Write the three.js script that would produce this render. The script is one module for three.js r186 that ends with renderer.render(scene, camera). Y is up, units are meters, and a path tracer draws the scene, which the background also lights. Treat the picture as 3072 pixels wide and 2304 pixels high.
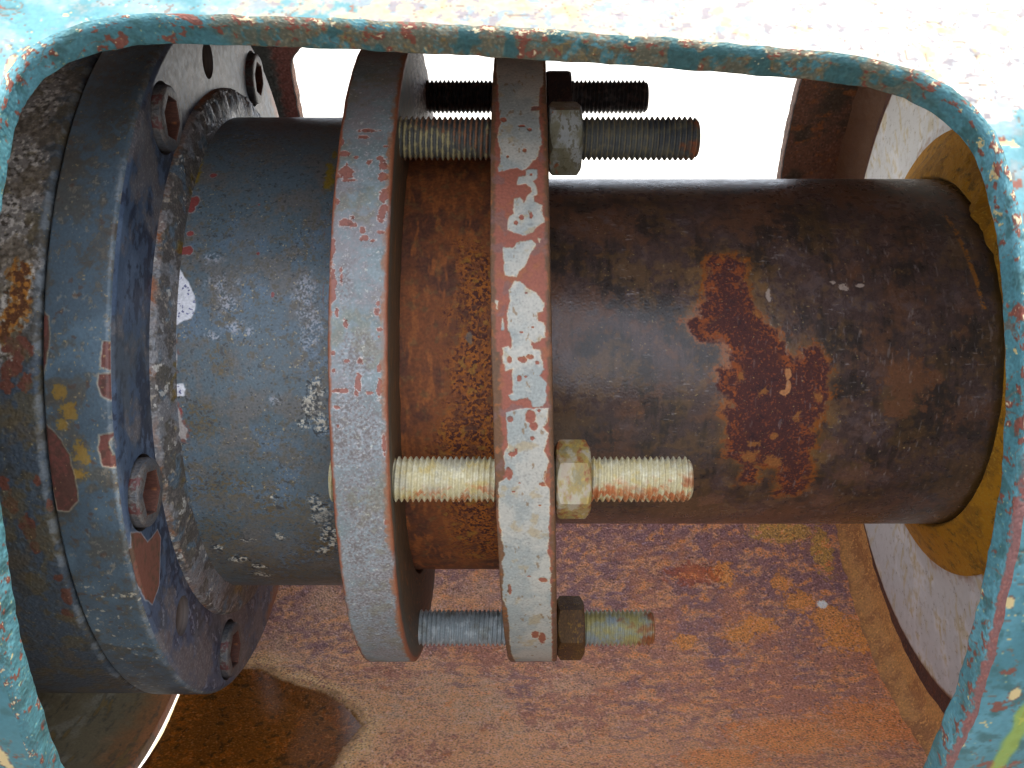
import * as THREE from 'three';
import { mergeGeometries, mergeVertices, toCreasedNormals } from 'three/addons/utils/BufferGeometryUtils.js';
import { Brush, Evaluator, SUBTRACTION } from 'three-bvh-csg';

// ---------------------------------------------------------------- camera, sky, sun, exposure
// The machine's shaft runs along x. Angles a (degrees) round the shaft are counted from the line of sight upward;
// EL is the height of that line above the horizontal. Lengths below are millimetres unless said otherwise.
const R_ = Math.PI / 180, EL = 18, AX = 0.80, DC = 469;
const P = (a, r, x) => { const t = (a + EL) * R_; return [x / 1000, AX + r * Math.sin(t) / 1000, r * Math.cos(t) / 1000]; };
const scene = new THREE.Scene();
const camera = new THREE.PerspectiveCamera(41.68, 1024 / 768, 0.01, 400);
camera.position.set(...P(0, DC, 0));
camera.lookAt(0, AX, 0);
camera.setViewOffset(1024, 768, 0, 32.7, 1024, 768);
const SUN = new THREE.Vector3(0.22, Math.sin(90 * R_), Math.cos(90 * R_)).normalize();
{
  const W = 512, H = 256, d = new Float32Array(W * H * 4), v = new THREE.Vector3();
  for (let j = 0; j < H; j++) for (let i = 0; i < W; i++) {
    const th = (j + 0.5) / H * Math.PI - Math.PI / 2, ph = ((i + 0.5) / W - 0.5) * 2 * Math.PI;
    v.set(Math.cos(th) * Math.cos(ph), Math.sin(th), Math.cos(th) * Math.sin(ph));
    const up = Math.max(0, v.y), hz = Math.pow(1 - up, 3), near = Math.pow(Math.max(0, v.dot(SUN)), 8);
    const k = (j * W + i) * 4;
    d[k] = 0.60 + 0.10 * hz + 0.5 * near; d[k + 1] = 0.67 + 0.07 * hz + 0.47 * near; d[k + 2] = 0.79 + 0.02 * hz + 0.42 * near; d[k + 3] = 1;
  }
  const sky = new THREE.DataTexture(d, W, H, THREE.RGBAFormat, THREE.FloatType);
  sky.mapping = THREE.EquirectangularReflectionMapping; sky.magFilter = THREE.LinearFilter; sky.minFilter = THREE.LinearFilter; sky.needsUpdate = true;
  scene.background = sky; scene.environment = sky;
}
const sun = new THREE.DirectionalLight(new THREE.Color(1.0, 0.95, 0.87), 3.8);
sun.position.copy(SUN).multiplyScalar(6).add(new THREE.Vector3(0, AX, 0)); sun.target.position.set(0, AX, 0);
sun.castShadow = true; sun.shadow.mapSize.set(2048, 2048);
Object.assign(sun.shadow.camera, { left: -1.2, right: 1.2, top: 1.2, bottom: -1.2, near: 0.5, far: 14 });
scene.add(sun, sun.target);
const renderer = new THREE.WebGLRenderer({ antialias: true });
renderer.setSize(1024, 768); renderer.shadowMap.enabled = true;
renderer.toneMapping = THREE.LinearToneMapping; renderer.toneMappingExposure = 2.6;

// ---------------------------------------------------------------- noise
const PERM = new Uint8Array(512);
{ let s = 1234567; const rnd = () => (s = (s * 1664525 + 1013904223) >>> 0) / 4294967296; const p = [...Array(256).keys()];
  for (let i = 255; i > 0; i--) { const j = Math.floor(rnd() * (i + 1)); [p[i], p[j]] = [p[j], p[i]]; } for (let i = 0; i < 512; i++) PERM[i] = p[i & 255]; }
const GX = new Float64Array(512), GY = new Float64Array(512), GZ = new Float64Array(512);
{ const q = [[1, 1, 0], [-1, 1, 0], [1, -1, 0], [-1, -1, 0], [1, 0, 1], [-1, 0, 1], [1, 0, -1], [-1, 0, -1], [0, 1, 1], [0, -1, 1], [0, 1, -1], [0, -1, -1], [1, 1, 0], [0, -1, 1], [-1, 1, 0], [0, -1, -1]]; for (let i = 0; i < 512; i++) { const g = q[PERM[i] & 15]; GX[i] = g[0]; GY[i] = g[1]; GZ[i] = g[2]; } }
function pn(x, y, z) {
  const fx = Math.floor(x), fy = Math.floor(y), fz = Math.floor(z), X = fx & 255, Y = fy & 255, Z = fz & 255; x -= fx; y -= fy; z -= fz;
  const u = x * x * x * (x * (x * 6 - 15) + 10), v = y * y * y * (y * (y * 6 - 15) + 10), w = z * z * z * (z * (z * 6 - 15) + 10), x1 = x - 1, y1 = y - 1, z1 = z - 1;
  const A = PERM[X] + Y, B = PERM[X + 1] + Y, a = PERM[A] + Z, b = PERM[B] + Z, c = PERM[A + 1] + Z, d = PERM[B + 1] + Z;
  const p0 = GX[a] * x + GY[a] * y + GZ[a] * z, p1 = GX[b] * x1 + GY[b] * y + GZ[b] * z, p2 = GX[c] * x + GY[c] * y1 + GZ[c] * z, p3 = GX[d] * x1 + GY[d] * y1 + GZ[d] * z;
  const q0 = GX[a + 1] * x + GY[a + 1] * y + GZ[a + 1] * z1, q1 = GX[b + 1] * x1 + GY[b + 1] * y + GZ[b + 1] * z1, q2 = GX[c + 1] * x + GY[c + 1] * y1 + GZ[c + 1] * z1, q3 = GX[d + 1] * x1 + GY[d + 1] * y1 + GZ[d + 1] * z1;
  const e0 = p0 + (p1 - p0) * u, e1 = p2 + (p3 - p2) * u, f0 = q0 + (q1 - q0) * u, f1 = q2 + (q3 - q2) * u, g0 = e0 + (e1 - e0) * v, g1 = f0 + (f1 - f0) * v;
  return g0 + (g1 - g0) * w;
}
function fb(p, sc, oct = 4, seed = 0) {
  let a = 0.6, s = 1 / sc, o = 0; const q = seed * 17.31;
  for (let i = 0; i < oct; i++) { o += a * pn(p[0] * s + q, p[1] * s + q * 0.7 + 5.1, p[2] * s - q * 0.3); a *= 0.55; s *= 2.07; }
  return o;
}
const sm = (a, b, x) => { const t = Math.min(1, Math.max(0, (x - a) / (b - a))); return t * t * (3 - 2 * t); };
const mix = (o, c, k) => { if (k <= 0) return; if (k > 1) k = 1; o.r += (c[0] - o.r) * k; o.g += (c[1] - o.g) * k; o.b += (c[2] - o.b) * k; };
const tint = (o, k) => { o.r *= k; o.g *= k; o.b *= k; };

// ---------------------------------------------------------------- from a photograph pixel (3072 x 2304) to a point on a surface round the shaft
const FP = 3026, CXP = 1536, CYP = 1054;
function onCyl(sx, sy, R, far = false) {
  const a = (sx - CXP) / FP, b = (CYP - sy) / FP, q = b * b + 1, disc = Math.max(0, DC * DC - q * (DC * DC - R * R));
  const t = (DC + (far ? 1 : -1) * Math.sqrt(disc)) / q;
  return [Math.atan2(b * t, DC - t) / R_, a * t];
}
function onFace(sx, sy, X) { const a = (sx - CXP) / FP, b = (CYP - sy) / FP, t = X / a, v = b * t, w = DC - t; return [Math.atan2(v, w) / R_, Math.hypot(v, w)]; }
// zoomed crops: [x0, y0, scale]
const from = (x0, y0, k, list) => list.map(([x, y, ...o]) => [x0 + x / k, y0 + y / k, ...o.map(e => e / k)]);
const d2s = list => list.map(([x, y, ...o]) => [x * 1.3888, y * 1.3888, ...o.map(e => e * 1.3888)]);
function polyDist(pts, x, y) {          // signed distance, negative inside
  let d = 1e9, inside = false;
  for (let i = 0, j = pts.length - 1; i < pts.length; j = i++) {
    const ax = pts[j][0], ay = pts[j][1], bx = pts[i][0], by = pts[i][1], ex = bx - ax, ey = by - ay;
    const t = Math.max(0, Math.min(1, ((x - ax) * ex + (y - ay) * ey) / (ex * ex + ey * ey || 1)));
    const dx = ax + ex * t - x, dy = ay + ey * t - y; d = Math.min(d, dx * dx + dy * dy);
    if ((ay > y) !== (by > y) && x < (bx - ax) * (y - ay) / (by - ay) + ax) inside = !inside;
  }
  return inside ? -Math.sqrt(d) : Math.sqrt(d);
}
function region(pts) {                  // pts in surface millimetres; quick reject by its box
  let x0 = 1e9, x1 = -1e9, y0 = 1e9, y1 = -1e9; for (const p of pts) { x0 = Math.min(x0, p[0]); x1 = Math.max(x1, p[0]); y0 = Math.min(y0, p[1]); y1 = Math.max(y1, p[1]); }
  return (x, y, m = 8) => (x < x0 - m || x > x1 + m || y < y0 - m || y > y1 + m) ? m : polyDist(pts, x, y);
}
const cylRegion = (pts, R, far, fix) => region(pts.map(([x, y]) => { let [a, X] = onCyl(x, y, R, far); if (fix) X = fix(a, X); return [a * R_ * R, X]; }));
const cylSpots = (pts, R, far, fix) => pts.map(([x, y, rx, ry]) => { let [a, X] = onCyl(x, y, R, far); const [, X2] = onCyl(x + rx, y, R, far), [a2] = onCyl(x, y - (ry ?? rx), R, far); const ex = Math.abs(X2 - X); if (fix) X = fix(a, X); return [a * R_ * R, X, Math.abs(a2 - a) * R_ * R, ex]; });
function spots(list, m, x) {            // smallest normalised distance to a list of ellipses, 1 on the edge
  let d = 9; for (const [cm, cx, rm, rx] of list) { const a = (m - cm) / rm, b = (x - cx) / rx; if (a < 3 && a > -3 && b < 3 && b > -3) d = Math.min(d, Math.sqrt(a * a + b * b)); } return d;
}

// ---------------------------------------------------------------- textures
const O = { r: 0, g: 0, b: 0, h: 0.5, ro: 0.6 };
const tex = (data, W, H, srgb) => { const t = new THREE.DataTexture(data, W, H); if (srgb) t.colorSpace = THREE.SRGBColorSpace; t.magFilter = THREE.LinearFilter; t.minFilter = THREE.LinearMipmapLinearFilter; t.generateMipmaps = true; t.wrapS = t.wrapT = THREE.MirroredRepeatWrapping; t.needsUpdate = true; return t; };
function bake(W, H, fn, bump = 0.0006, extra = {}) {
  W = Math.min(2048, Math.round(W)); H = Math.min(2048, Math.round(H));
  const c = new Uint8Array(W * H * 4), b = new Uint8Array(W * H * 4), w2 = W >> 1, h2 = H >> 1, g = new Uint8Array(w2 * h2 * 4);
  for (let j = 0; j < H; j++) for (let i = 0; i < W; i++) {
    O.h = 0.5; O.ro = 0.6; fn((i + 0.5) / W, (j + 0.5) / H, O);
    const k = (j * W + i) * 4, dith = ((i * 7 + j * 13) % 16) / 16 - 0.5;
    c[k] = Math.max(0, Math.min(255, O.r)); c[k + 1] = Math.max(0, Math.min(255, O.g)); c[k + 2] = Math.max(0, Math.min(255, O.b)); c[k + 3] = 255;
    b[k] = b[k + 1] = b[k + 2] = Math.max(0, Math.min(255, O.h * 255 + dith)); b[k + 3] = 255;
    if (!(i & 1) && !(j & 1) && (i >> 1) < w2 && (j >> 1) < h2) { const q = ((j >> 1) * w2 + (i >> 1)) * 4; g[q] = 255; g[q + 1] = Math.max(8, Math.min(255, O.ro * 255)); g[q + 2] = 0; g[q + 3] = 255; }
  }
  return new THREE.MeshStandardMaterial({ map: tex(c, W, H, true), bumpMap: tex(b, W, H), bumpScale: bump, roughnessMap: tex(g, w2, h2), roughness: 1, metalness: 0, ...extra });
}

// ---------------------------------------------------------------- things and parts
const taken = {};
const numbered = n => { const k = taken[n] = (taken[n] ?? -1) + 1; return k ? `${n}_${String(k).padStart(3, '0')}` : n; };
function thing(name, label, category, group) { const g = new THREE.Group(); g.name = numbered(name); g.userData = { label, category }; if (group) g.userData.group = group; scene.add(g); return g; }
function part(name, geo, mat, parent, label) {
  const m = new THREE.Mesh(geo, mat); m.name = name; m.castShadow = m.receiveShadow = true; if (label) m.userData.label = label; parent.add(m); return m;
}
// geometry comes in world metres; each thing's group goes to the middle of its base
function settle(g) {
  const box = new THREE.Box3(), meshes = []; g.traverse(o => { if (o.isMesh) { o.geometry.computeBoundingBox(); box.union(o.geometry.boundingBox); meshes.push(o.geometry); } });
  const c = new THREE.Vector3((box.min.x + box.max.x) / 2, box.min.y, (box.min.z + box.max.z) / 2);
  for (const q of new Set(meshes)) q.translate(-c.x, -c.y, -c.z); g.position.copy(c);
}
// a profile of [x, r, bevel] made into a path with rounded corners; each point gets its length s along the path
function path(pts, step = 5) {
  const q = [];
  pts.forEach(([x, r, bv = 0], i) => {
    const p0 = pts[i - 1], p1 = pts[i + 1];
    if (!bv || !p0 || !p1) { q.push([x, r]); return; }
    const n = (px, pr) => { const l = Math.hypot(px - x, pr - r); return [(px - x) / l, (pr - r) / l]; }, u = n(...p0), v = n(...p1);
    for (let k = 0; k <= 4; k++) { const t = k / 4, a = (1 - t) * (1 - t), c = t * t; q.push([x + bv * (a * u[0] + c * v[0]), r + bv * (a * u[1] + c * v[1])]); }
  });
  const o = [[...q[0], 0]];
  for (let i = 1; i < q.length; i++) {
    const [x0, r0] = q[i - 1], [x1, r1] = q[i], L = Math.hypot(x1 - x0, r1 - r0), n = Math.max(1, Math.ceil(L / step)), s0 = o[o.length - 1][2];
    for (let k = 1; k <= n; k++) o.push([x0 + (x1 - x0) * k / n, r0 + (r1 - r0) * k / n, s0 + L * k / n]);
  }
  o.total = o[o.length - 1][2]; return o;
}
const atS = (pa, s) => { let i = 1; while (i < pa.length - 1 && pa[i][2] < s) i++; const a = pa[i - 1], b = pa[i], t = (s - a[2]) / (b[2] - a[2] || 1); return [a[0] + (b[0] - a[0]) * t, a[1] + (b[1] - a[1]) * t]; };
function gridGeo(nu, nv, at) {           // at(i, j) -> [pos, uv]
  const pos = new Float32Array((nu + 1) * (nv + 1) * 3), uv = new Float32Array((nu + 1) * (nv + 1) * 2), ix = [];
  for (let j = 0; j <= nv; j++) for (let i = 0; i <= nu; i++) { const k = j * (nu + 1) + i, [p, t] = at(i, j); pos.set(p, k * 3); uv.set(t, k * 2); if (i < nu && j < nv) ix.push(k, k + 1, k + nu + 2, k, k + nu + 2, k + nu + 1); }
  const g = new THREE.BufferGeometry(); g.setAttribute('position', new THREE.BufferAttribute(pos, 3)); g.setAttribute('uv', new THREE.BufferAttribute(uv, 2)); g.setIndex(ix); g.computeVertexNormals(); return g;
}
function revolve(pa, { a0 = -180, a1 = 180, seg = 240, t0 = -105, t1 = 105, disp } = {}) {
  const g = gridGeo(pa.length - 1, seg, (i, j) => {
    const a = a0 + (a1 - a0) * j / seg; let [x, r, s] = pa[i];
    if (disp) { const [dx, dr] = disp(a, x, r, s); x += dx; r += dr; }
    return [P(a, r, x), [s / pa.total, (a - t0) / (t1 - t0)]];
  });
  if (a1 - a0 === 360) {                 // make the closing normals meet
    const n = g.attributes.normal, m = pa.length; for (let i = 0; i < m; i++) { const k = seg * m + i; const v = new THREE.Vector3().fromBufferAttribute(n, i).add(new THREE.Vector3().fromBufferAttribute(n, k)).normalize(); n.setXYZ(i, v.x, v.y, v.z); n.setXYZ(k, v.x, v.y, v.z); }
  }
  return g;
}
function bakeRev(pa, res, fn, bump, extra, t0 = -105, t1 = 105) {
  const Rm = Math.max(...pa.map(p => p[1])), W = pa.total * res, H = (t1 - t0) * R_ * Rm * res, p = [0, 0, 0];
  const cache = []; for (let i = 0; i < Math.round(Math.min(W, 2048)); i++) cache.push(atS(pa, (i + 0.5) / Math.round(Math.min(W, 2048)) * pa.total));
  return bake(W, H, (u, v, o) => {
    const [x, r] = cache[Math.floor(u * cache.length)], a = t0 + (t1 - t0) * v, t = a * R_;
    p[0] = x; p[1] = r * Math.cos(t); p[2] = r * Math.sin(t); fn(a, x, r, p, o, u * pa.total);
  }, bump, extra);
}

// colours (sRGB)
const C = { rust: [118, 68, 38], orange: [178, 96, 36], deep: [72, 38, 34], brown: [78, 54, 40], dark: [44, 38, 36], primer: [144, 82, 64], grey: [186, 182, 172], cream: [214, 200, 160], blue: [92, 118, 138], teal: [70, 148, 158], tan: [168, 132, 92], mustard: [150, 112, 34], white: [226, 224, 222], lav: [134, 120, 132], olive: [84, 74, 44] };

// rust of many tones; the same recipe on several bare surfaces
function rusty(p, o, seed, a, b, c) {
  const n1 = fb(p, 14, 4, seed), n2 = fb(p, 3.2, 4, seed + 1), n3 = fb(p, 0.9, 2, seed + 2);
  o.r = a[0]; o.g = a[1]; o.b = a[2]; mix(o, b, sm(-0.15, 0.3, n1 + n2 * 0.5)); mix(o, c, sm(0.15, 0.4, n2 + n3 * 0.5));
  tint(o, 1 + n3 * 0.35); o.h = 0.5 + n2 * 0.3 + n3 * 0.25; o.ro = 0.75 + n2 * 0.2;
  return [n1, n2, n3];
}

// ================================================================ ground
{
  const W = 512, m = bake(W, W, (u, v, o) => { const p = [u * 40, v * 40, 3]; const n = fb(p, 9, 5, 3) , f = fb(p, 0.7, 2, 4); o.r = 186 + n * 26 + f * 20; o.g = 182 + n * 26 + f * 20; o.b = 174 + n * 24 + f * 20; o.ro = 0.9; o.h = 0.5 + f * 0.4; }, 0.002);
  for (const t of [m.map, m.bumpMap, m.roughnessMap]) t.repeat.set(60, 60);
  const g = new THREE.PlaneGeometry(300, 300, 8, 8); g.rotateX(-Math.PI / 2);
  const o = part('ground', g, m, scene); o.userData = { kind: 'structure', label: 'pale sunlit concrete yard behind the machine', category: 'ground' };
}

{ // unseen dark ground sheet, added to cut light bounced into the near window
  const m = bake(512, 512, (u, v, o) => { const p = [u * 60, v * 60, 8], n = fb(p, 12, 4, 5), f = fb(p, 0.5, 2, 6); o.r = 72 + n * 14 + f * 26; o.g = 70 + n * 14 + f * 26; o.b = 66 + n * 13 + f * 25; o.ro = 0.9; o.h = 0.5 + f * 0.5; }, 0.004);
  for (const t of [m.map, m.bumpMap, m.roughnessMap]) t.repeat.set(12, 12);
  const g = new THREE.PlaneGeometry(40, 20, 4, 4); g.rotateX(-Math.PI / 2); g.translate(0, 0.004, 10.35);
  const o = part('added_dark_ground', g, m, scene); o.userData = { kind: 'structure', label: 'unseen dark ground added in front of the machine to cut bounced light', category: 'ground' };
}

// ================================================================ housing: a cast cylinder with a window on either side
const RI = 200, RO = 210, XL = -178, XR = 226;
const nearOutline = (() => {
  const px = [[350, 98], [500, 101], [640, 106], [800, 113], [1000, 124], [1200, 135], [1400, 148], [1550, 160], [1700, 172], [1800, 182], [1870, 193], [1950, 215], [2010, 245], [2060, 285], [2100, 335], [2130, 420], [2150, 510], [2162, 620], [2168, 740], [2170, 855], [2162, 1000], [2150, 1110], [2132, 1190], [2114, 1280], [2089, 1387], [2060, 1491], [2035, 1545], [1989, 1659]];
  const left = [[143, 1659], [118, 1602], [93, 1523], [72, 1459], [50, 1387], [32, 1280], [14, 1154], [2, 1065], [-6, 960], [-12, 850], [-12, 759], [-8, 620], [0, 480], [14, 400], [35, 280], [60, 220], [100, 172], [150, 140], [220, 115], [300, 101]];
  const cv = l => d2s(l).map(([x, y]) => onCyl(x, y, RI)).map(([a, x]) => [x, a]);
  return [...cv(px), [129, -47], [124, -54], [112, -59.5], [95, -62], [0, -62.5], [-105, -62], [-122, -59.5], [-134, -54], [-139, -47], ...cv(left)];
})();
const farOutline = (() => { const o = [], X0 = -128, X1 = 169, A0 = 119, A1 = 199, rx = 26, ra = 26 / (RI * R_);
  for (const [cx, ca, q] of [[X1 - rx, A1 - ra, 0], [X0 + rx, A1 - ra, 1], [X0 + rx, A0 + ra, 2], [X1 - rx, A0 + ra, 3]]) for (let k = 0; k <= 8; k++) { const t = (q + k / 8) * Math.PI / 2; o.push([cx + rx * Math.cos(t), ca + ra * Math.sin(t)]); } return o; })();

// the puddle's edge in the photograph, dropped on the level of the water
const YW = -195.5;
const onLevel = (sx, sy, y) => { // relative to the axis: x and z (mm) where the line of sight meets height y
  const a = (sx - CXP) / FP, b = (CYP - sy) / FP, se = Math.sin(EL * R_), ce = Math.cos(EL * R_); // point: v = b t, w = DC - t; height = v ce + w se
  const t = (y - DC * se) / (b * ce - se), v = b * t, w = DC - t; return [a * t, w * ce - v * se];
};
const puddleEdge = d2s([[240, 1690], [300, 1560], [400, 1470], [480, 1442], [560, 1446], [615, 1472], [660, 1486], [705, 1500], [742, 1522], [768, 1548], [778, 1572], [758, 1598], [738, 1622], [715, 1659], [690, 1705], [600, 1770], [420, 1790], [240, 1790]]).map(([x, y]) => onLevel(x, y, YW));
const puddleDist = (x, z) => polyDist(puddleEdge, x, z);
const trayLift = (a, x) => {             // how far the crust on the tray stands above the bare casting, radially
  const t = (a + EL) * R_, y = RI * Math.sin(t), z = RI * Math.cos(t), p = [x, y, z];
  if (z < -125 || z > 120) return fb(p, 9, 3, 40) * 0.5;
  const d = puddleDist(x, z) + fb(p, 6, 3, 41) * 2.2; let want;
  if (d > 0) want = YW + 0.35 + sm(0, 5, d) * (0.9 + fb(p, 5, 3, 42) * 0.9) - sm(30, 150, d) * 5.5;
  else want = YW - Math.min(3.5, -d * 0.35) - 0.15 + fb(p, 6, 3, 43) * 0.5 * sm(0, 6, -d);
  const yy = d > 0 ? Math.max(y, want) : Math.max(y, Math.min(want, y + 30));
  const cap = d <= 0 ? Math.min(yy, want) : yy;
  return Math.max(-6, cap - y) / Math.max(0.3, -Math.sin(t)) + (d > 0 ? fb(p, 9, 3, 40) * 0.5 : 0);
};

// rust inside the housing
const tB = { mustard: cylSpots(d2s([[1690, 1150, 75, 26], [1775, 1190, 22, 55]]), RI, true), orange: cylSpots(d2s([[1790, 1340, 40, 34], [1830, 1370, 60, 40], [1640, 1350, 40, 22], [1600, 1370, 36, 20], [1690, 1260, 24, 18], [1480, 1385, 28, 18], [1560, 1240, 30, 26], [1730, 1300, 40, 22]]), RI, true), red: cylSpots(d2s([[1500, 1240, 60, 26]]), RI, true), white: cylSpots(d2s([[1776, 1306, 12, 9]]), RI, true), spotO: cylSpots(d2s([[1940, 1440, 60, 40], [1960, 1480, 60, 60], [1900, 1560, 140, 50], [1700, 1590, 130, 40], [1560, 1640, 90, 26]]), RI, true) };
function innerRust(a, x, p, o) {
  const t = (a + EL) * R_, z = RI * Math.cos(t), m = a * R_ * RI;
  const q = [x * 0.5 + m * 0.1, p[1], p[2] - x * 0.12];   // run marks lie along the trough
  const n1 = fb(p, 22, 4, 20), n2 = fb(p, 3.5, 4, 21), n3 = fb(p, 1.0, 2, 22), st = fb(q, 5, 4, 23), n4 = fb(p, 40, 3, 24);
  o.r = 160; o.g = 106; o.b = 84; mix(o, [126, 90, 86], sm(-0.1, 0.35, n1 + n2 * 0.6)); mix(o, [166, 112, 84], sm(-0.1, 0.4, st * 0.6 + n2 * 0.6 + n1 * 0.4 + n3 * 0.15)); mix(o, [180, 112, 66], sm(0.14, 0.42, fb(p, 9, 5, 25) + n3 * 0.2) * 0.7);
  mix(o, [110, 84, 96], sm(-0.12, 0.2, fb(p, 46, 4, 19) + n2 * 0.3 + n3 * 0.15 + (x > -40 ? 0.1 : 0) - (z + 62) * 0.006) * 0.55);
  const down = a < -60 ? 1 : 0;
  if (down) {
    const d = puddleDist(x, z) + n2 * 6 + n1 * 10;
    const sandy = sm(-0.35, 0.25, n4 + st * 0.4 + n2 * 0.6 + n3 * 0.3) * sm(175, 45, Math.hypot(x + 60, z - 20) + n1 * 60);
    mix(o, [200, 160, 122], sandy * 0.8);
    mix(o, [204, 146, 100], sm(-0.1, 0.3, st * 0.6 + n1 * 0.4 + n2 * 0.5 + sm(-30, 60, z) * 0.25) * 0.7);
    mix(o, [206, 166, 114], sm(16, 3, d) * sm(-0.5, 0.1, n2 + n3));
    for (const [key, col, k] of [['orange', [214, 136, 58], 0.95], ['mustard', [186, 142, 58], 0.9], ['red', [150, 62, 30], 0.7], ['spotO', [212, 126, 58], 0.75]]) {
      const e = spots(tB[key], m, x) + n2 * 0.9 + n3 * 0.3 + st * 0.5; mix(o, col, sm(1.05, 0.75, e) * k * (0.75 + n3 * 0.6)); }
    mix(o, [226, 222, 212], sm(1.1, 0.8, spots(tB.white, m, x) + n3 * 0.7));
    mix(o, [204, 138, 72], sm(9, 2, 216 - x + n2 * 6) * 0.9);
    mix(o, [206, 124, 64], sm(0.18, 0.42, st * 0.5 + n2 * 0.6 + n3 * 0.4 + (x - 60) * 0.0008) * 0.75);
    const rd = puddleDist(x, z) + fb(p, 6, 3, 41) * 2.2;
    if (rd < 1.5) { // bed of the puddle: soaked silt with flecks
      const k = sm(1.5, -1, rd); mix(o, [126, 84, 36], k); mix(o, [172, 106, 38], k * sm(0.12, 0.34, n2 + n1 * 0.5) * 0.75); mix(o, [40, 28, 16], k * sm(0.15, 0.4, fb(p, 5, 3, 26)) * 0.6); mix(o, [190, 160, 110], k * sm(0.42, 0.5, fb(p, 0.8, 2, 27)) * 0.8); }
    mix(o, [118, 80, 54], sm(3.5, 1.2, Math.abs(rd - 2)) * 0.55 * sm(-0.3, 0.3, n2 + n3));
  } else {
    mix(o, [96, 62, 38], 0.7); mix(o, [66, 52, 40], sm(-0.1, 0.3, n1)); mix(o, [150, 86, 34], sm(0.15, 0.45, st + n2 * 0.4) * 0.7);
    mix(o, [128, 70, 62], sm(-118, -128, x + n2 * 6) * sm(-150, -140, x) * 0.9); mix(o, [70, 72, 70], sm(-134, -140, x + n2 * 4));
  }
  mix(o, [158, 142, 154], sm(0.16, 0.42, n3 + n2 * 0.3) * (down ? 0.5 : 0.2));
  mix(o, [66, 46, 46], sm(0.24, 0.5, -n3 + n2 * 0.3) * 0.6);
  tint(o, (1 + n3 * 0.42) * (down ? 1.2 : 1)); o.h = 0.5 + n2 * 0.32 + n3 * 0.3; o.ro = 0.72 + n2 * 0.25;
}
// old paint on the casting: teal over cream over red primer
function casePaint(p, o, bleach, chalk = 0) {
  const n1 = fb(p, 30, 4, 30), n2 = fb(p, 6, 4, 31), n3 = fb(p, 1.3, 3, 32), n4 = fb([p[0] * 0.5, p[1], p[2]], 3, 3, 33), n5 = fb(p, 14, 4, 29); let keep = 1;
  o.r = 66; o.g = 114; o.b = 122; mix(o, [84, 134, 144], sm(-0.2, 0.3, n1 + n2 * 0.4)); mix(o, [56, 96, 98], sm(0.0, 0.35, n2 + n3 * 0.3)); o.ro = 0.68; o.h = 0.6 + n3 * 0.1;
  if (chalk > 0) { mix(o, [112, 140, 150], chalk * sm(-0.3, 0.2, n5 + n2 * 0.5)); mix(o, [128, 132, 132], chalk * sm(0.1, 0.3, n2 + n3 * 0.3) * 0.6); }
  if (bleach > 0) {                      // chalked and worn through to the cream undercoat
    const k = sm(0.42, 0.6, bleach + n2 * 0.35 + n5 * 0.25 + n3 * 0.12), light = sm(20, 90, p[0] + n1 * 40); keep = 1 - k;
    mix(o, [142 + 40 * light, 133 + 42 * light, 116 + 44 * light], k); mix(o, [146, 132, 136], k * sm(0.05, 0.3, n4) * (0.7 - 0.3 * light)); mix(o, [104, 120, 130], k * sm(0.12, 0.26, fb(p, 5, 4, 34)) * (0.9 - 0.35 * light)); mix(o, [108, 102, 108], k * sm(0.2, 0.28, fb(p, 4, 4, 35)) * 0.85); mix(o, [176, 150, 92], k * sm(0.2, 0.34, fb(p, 7, 3, 36)) * 0.6); o.ro = 0.7;
  }
  const chip = fb(p, 5, 4, 37) + n3 * 0.25 + n1 * 0.35; mix(o, [186, 164, 116], sm(0.50, 0.53, chip) * keep); mix(o, [116, 68, 56], sm(0.34, 0.37, fb(p, 9, 4, 28) + n3 * 0.12) * keep); if (chip > 0.4) o.h -= 0.3;
  mix(o, [178, 164, 112], keep * sm(0.46, 0.52, n3 + fb(p, 0.7, 2, 38) * 0.5 + n5 * 0.2) * 0.6);
  const crack = Math.abs(fb(p, 22, 3, 39)); if (crack < 0.006) { mix(o, [104, 84, 72], 0.7); o.h -= 0.3; }
  tint(o, 1 + n3 * 0.12);
}

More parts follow.
